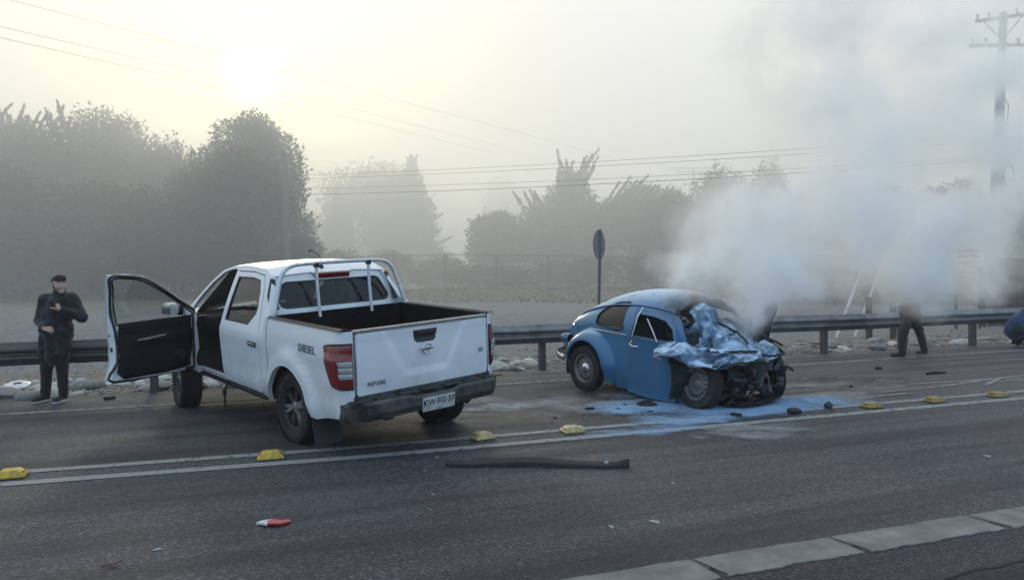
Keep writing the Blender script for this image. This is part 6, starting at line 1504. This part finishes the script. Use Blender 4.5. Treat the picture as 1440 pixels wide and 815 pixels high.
lump('rubber_strip', 10.2, 8.78, [('c', (-.18, 0, .02), (.0, .02, .025), .02, .025), ('c', (0, .02, .025), (.19, -.02, .02), .025, .015)], M_BLACKP, 'short black rubber strip in the far lane right of the wreck')
lump('plastic_piece', -1.83, 11.37, [('c', (-.06, 0, .02), (.05, .01, .025), .025, .02)], M_BLACKP, 'small black plastic piece by the verge left of the open door')
q = MB(); q.lathe([(.055, .03), (.075, .045), (.13, .04), (.165, .015), (.16, .0), (.06, .01)], 32, 'z'); o = q.build('hubcap', M_WHF, None, 40, loc=(-3.28, 12.80, ground_z(-3.28, 12.80) + .10), rot=(RAD(14), 0, 0)); tag(o, 'white ring shaped hubcap lying among the stones at the left edge', 'hubcap')
rs = random.Random(11)
for k, (x, y, s, dark, lab) in enumerate([(3.82, 8.05, .05, 1, 'small dark lump of debris left of the powder patch'), (4.35, 8.15, .035, 1, 'dark debris crumb beside the stepped hub part'), (4.15, 7.95, .03, 1, 'dark debris crumb between the lump and the hub part'), (3.25, 7.75, .03, 1, 'dark debris crumb behind the pickup'), (5.15, 7.02, .06, 1, 'thin dark sliver lying on the centre line below the wreck'), (4.4, 7.62, .03, 1, 'tiny dark crumb at the lower left of the powder patch'), (8.0, 8.25, .04, 1, 'dark crumb in the far lane right of the wreck'), (7.6, 9.9, .05, 1, 'dark crumb near the edge line right of the wreck'), (9.9, 9.6, .06, 1, 'flat dark shard near the feet of the walker'),
      (1.35, 6.05, .02, 0, 'white glass chip left of the trim strip'), (1.55, 6.45, .03, 0, 'pale flat chip above the left end of the trim strip'), (1.25, 5.35, .018, 0, 'tiny white chip in the near lane below the trim strip'), (1.15, 5.0, .016, 0, 'tiny white chip lower in the near lane'), (3.05, 4.95, .02, 0, 'bright chip in the near lane at the right of centre'), (2.15, 4.22, .035, 0, 'left one of two pale flakes just above the kerb'), (2.45, 4.2, .045, 0, 'right one of two pale flakes just above the kerb'), (6.0, 4.65, .04, 0, 'pale chip in the near lane at the right edge'), (1.7, 5.6, .016, 0, 'tiny pale chip under the middle of the trim strip'), (2.75, 6.3, .016, 0, 'tiny pale chip above the right end of the trim strip'), (-.55, 4.85, .03, 0, 'pale stone flake near the dark red leaf')]):
    pr = [('c', (-s * .8, 0, s * .3), (s * .8, s * rs.uniform(-.4, .4), s * .3), s * .5, s * rs.uniform(.25, .5))] if dark else [('c', (-s * .6, 0, s * .12), (s * .6, s * .2, s * .12), s * .3, s * .2)]
    lump('debris_crumb' if dark else 'chip', x, y, pr, M_CHAR if dark else M_STONES[0], lab, 'debris', vox=s * .18, rz=rs.uniform(0, 3), bumps=s * .1)

# ================================================================== extinguisher powder on the asphalt, and painted pale sheen
def powder_sheen_material(name, col, blobs, sc, lo, hi):
    m, t, b = new_mat(name); tc = t.n('TexCoord').outputs['Object']
    w_ = t.n('TexNoise'); w_.inputs['Scale'].default_value = 1.6; w_.inputs['Detail'].default_value = 5; t.l(tc, w_.inputs['Vector'])
    sub = t.n('VectorMath', operation='SUBTRACT'); t.l(w_.outputs['Color'], sub.inputs[0]); sub.inputs[1].default_value = (.5, .5, .5)
    s2 = t.n('VectorMath', operation='SCALE'); t.l(sub.outputs[0], s2.inputs[0]); s2.inputs['Scale'].default_value = 1.2
    ad = t.n('VectorMath', operation='ADD'); t.l(tc, ad.inputs[0]); t.l(s2.outputs[0], ad.inputs[1]); tot = None
    for (x, y, rx, ry, w) in blobs:
        mp = t.n('Mapping'); mp.vector_type = 'TEXTURE'; mp.inputs['Location'].default_value = (x, y, 0); mp.inputs['Scale'].default_value = (rx, ry, 50); t.l(ad.outputs[0], mp.inputs['Vector'])
        l = t.n('VectorMath', operation='LENGTH'); t.l(mp.outputs[0], l.inputs[0])
        g = t.n('MapRange', interpolation_type='SMOOTHSTEP'); t.l(l.outputs['Value'], g.inputs[0]); g.inputs[1].default_value = 1; g.inputs[2].default_value = .2; g.inputs[3].default_value = 0; g.inputs[4].default_value = w
        tot = g.outputs[0] if tot is None else t.math('MAXIMUM', tot, g.outputs[0])
    n = t.noise(tc, sc, 7, .72); n2 = t.noise(tc, 60, 4, .7)
    a = t.math('ADD', t.math('MULTIPLY', tot, 1.15), t.rng(n, .3, .7, -.34, .20)); a = t.math('MULTIPLY', t.rng(a, lo, hi, 0, 1), t.rng(n2, .25, .6, .55, 1))
    t.l(t.mix(t.rng(n2, .3, .7, 0, .6), col, tuple(c * .75 for c in col)), b.inputs['Base Color']); t.l(a, b.inputs['Alpha']); b.inputs['Roughness'].default_value = .95; b.inputs['Specular IOR Level'].default_value = .1
    return m
def sheet(name, x0, x1, y0, y1, z, m):
    q = MB(); q.add([(x0, y0, z), (x1, y0, z), (x1, y1, z), (x0, y1, z)], [(0, 1, 2, 3)]); o = q.build(name, m, ang=None); o['kind'] = 'stuff'; return o
sheet('extinguisher_powder', 1.2, 9.5, 5.6, 10.4, .0175, powder_sheen_material('blue_white_powder', (.36, .57, .84), [(5.55, 7.45, 1.75, .75, 1.), (4.75, 7.95, 1.2, .65, .95), (6.7, 7.35, .9, .42, .75), (4.6, 7.05, 1.2, .5, .75), (5.3, 8.9, 1.0, 1.0, .6), (3.9, 6.75, 1.2, .35, .5)], 5., .05, 1.35))
sheet('residue_and_sheen', 1.2, 9.5, 5.6, 10.4, .0145, powder_sheen_material('grey_white_residue_sheen', (.50, .50, .49), [(4.9, 6.3, 1.1, .45, .5), (3.2, 8.7, 1.5, .6, .6), (2.7, 9.3, 1.0, .5, .5), (4.0, 8.2, 1.2, .6, .5), (7.6, 8.6, 1.2, .5, .45), (7.0, 7.7, 1.4, .4, .5), (4.6, 6.35, .8, .35, .4), (8.3, 7.9, 1., .3, .35)], 3.2, .15, 1.05))  # residue, and the sky's sheen between the vehicles painted in as grey-white
# ------------------------------------------------------------------ smoke
def smoke_material():
    m = bpy.data.materials.new('smoke'); m.use_nodes = True; t = NT(m); t.t.nodes.clear()
    out = t.n('OutputMaterial'); pv = t.n('VolumePrincipled')
    pv.inputs['Color'].default_value = (.998, .997, .995, 1); pv.inputs['Anisotropy'].default_value = .42
    tc = t.n('TexCoord').outputs['Object']
    w = t.n('TexNoise'); w.inputs['Scale'].default_value = .9; w.inputs['Detail'].default_value = 2; t.l(tc, w.inputs['Vector'])
    sub = t.n('VectorMath', operation='SUBTRACT'); t.l(w.outputs['Color'], sub.inputs[0]); sub.inputs[1].default_value = (.5, .5, .5)
    sc = t.n('VectorMath', operation='SCALE'); t.l(sub.outputs[0], sc.inputs[0]); sc.inputs['Scale'].default_value = 1.1
    ad = t.n('VectorMath', operation='ADD'); t.l(tc, ad.inputs[0]); t.l(sc.outputs[0], ad.inputs[1]); P = ad.outputs[0]
    tot = None
    for (c, r, wgt) in PUFFS:
        a = t.n('VectorMath', operation='SUBTRACT'); t.l(P, a.inputs[0]); a.inputs[1].default_value = c
        d = t.n('VectorMath', operation='DIVIDE'); t.l(a.outputs[0], d.inputs[0]); d.inputs[1].default_value = r
        l = t.n('VectorMath', operation='LENGTH'); t.l(d.outputs[0], l.inputs[0])
        g = t.n('MapRange', interpolation_type='SMOOTHSTEP'); t.l(l.outputs['Value'], g.inputs[0])
        g.inputs[1].default_value = 1.; g.inputs[2].default_value = .15; g.inputs[3].default_value = 0; g.inputs[4].default_value = wgt
        tot = g.outputs[0] if tot is None else t.math('ADD', tot, g.outputs[0])
    n1 = t.noise(P, 1.15, 5, .6)
    n2 = t.noise(P, 3.6, 5, .65)
    den = t.math('MULTIPLY', tot, t.rng(n1, .41, .61, .02, 1.9))
    den = t.math('MULTIPLY', den, t.rng(n2, .34, .66, .12, 1.9))
    t.l(den, pv.inputs['Density']); t.l(pv.outputs[0], out.inputs['Volume'])
    m.cycles.volume_step_rate = .28
    return m
def puff(px, py, Z, rx, ry, rz, w): p = at(px, py, Z); return (tuple(p), (rx, ry, rz), w)
PUFFS = [puff(1052, 425, 9.2, .50, .5, .42, 4.2), puff(1085, 390, 9.4, .8, .7, .62, 3.0), puff(1010, 385, 9.4, .85, .7, .6, 2.2), puff(955, 390, 9.8, .65, .6, .45, 1.7), puff(1030, 320, 10.0, 1.1, .8, .8, 1.1),
         puff(1140, 335, 10., 1.3, 1., 1.05, 1.7), puff(1230, 335, 10.8, 1.4, 1., 1.15, 1.9), puff(1310, 335, 11.0, 1.2, 1., 1.15, 1.6), puff(1365, 280, 11.3, 1.15, 1., 1.5, 1.1), puff(1290, 392, 10.4, 1.0, .7, .62, 2.3), puff(1350, 385, 11.4, .9, .8, .7, 1.3),
         puff(1170, 250, 10.6, 1.6, 1.2, 1.4, 1.1), puff(1260, 220, 11., 2.1, 1.3, 1.8, .85), puff(1350, 150, 11.4, 1.8, 1.4, 1.9, .68), puff(1150, 120, 11., 1.5, 1.2, 1.3, .85), puff(1090, 70, 11, 1.1, 1., 1.1, .85), puff(1250, 30, 11.4, 2.3, 1.5, 1.8, .62), puff(1400, 30, 11.6, 1.7, 1.4, 2.0, .55), puff(1130, 0, 11, 1.4, 1.2, 1.2, .6), puff(1425, 230, 12., 1.4, 1.2, 1.9, .9), puff(1415, 110, 12., 1.4, 1.2, 1.6, .7), puff(1395, 330, 12., 1.0, 1., 1.2, .8)]
bm = bmesh.new()
for c, r, w in PUFFS:
    g = bmesh.ops.create_icosphere(bm, subdivisions=2, radius=1)
    for v in g['verts']: v.co = Vector(c) + Vector((v.co.x * (r[0] + .4), v.co.y * (r[1] + .4), v.co.z * (r[2] + .4)))
res = bmesh.ops.convex_hull(bm, input=bm.verts[:])
bmesh.ops.delete(bm, geom=list({g for g in res['geom_interior'] + res['geom_unused'] if isinstance(g, bmesh.types.BMVert)}), context='VERTS')
for v in bm.verts: v.co.z = max(v.co.z, .05)
me = bpy.data.meshes.new('smoke'); bm.to_mesh(me); bm.free(); me.materials.append(smoke_material())
o = link('smoke', me); tag(o, 'pale grey smoke billowing up from the crushed blue car', None, None, 'stuff')

# ------------------------------------------------------------------ haze: one closed box of even air
m = bpy.data.materials.new('haze_air'); m.use_nodes = True; t = NT(m); t.t.nodes.clear()
out = t.n('OutputMaterial'); pv = t.n('VolumePrincipled'); pv.inputs['Color'].default_value = (.97, .97, .96, 1)
pv.inputs['Density'].default_value = .0014; pv.inputs['Anisotropy'].default_value = .35
t.l(pv.outputs[0], out.inputs['Volume'])
q = MB(); q.box((0, 110, 11), (460, 400, 26)); o = q.build('haze', m, ang=None); o['kind'] = 'stuff'

# a thicker bank of mist lying over the field and the trees
m = bpy.data.materials.new('mist_air'); m.use_nodes = True; t = NT(m); t.t.nodes.clear()
out = t.n('OutputMaterial'); pv = t.n('VolumePrincipled'); pv.inputs['Color'].default_value = (.97, .965, .94, 1)
pv.inputs['Density'].default_value = .027; pv.inputs['Anisotropy'].default_value = .45
t.l(pv.outputs[0], out.inputs['Volume'])
q = MB(); q.box((0, 20 + 140, 7.25), (440, 280, 16.5)); o = q.build('mist', m, ang=None); o['kind'] = 'stuff'
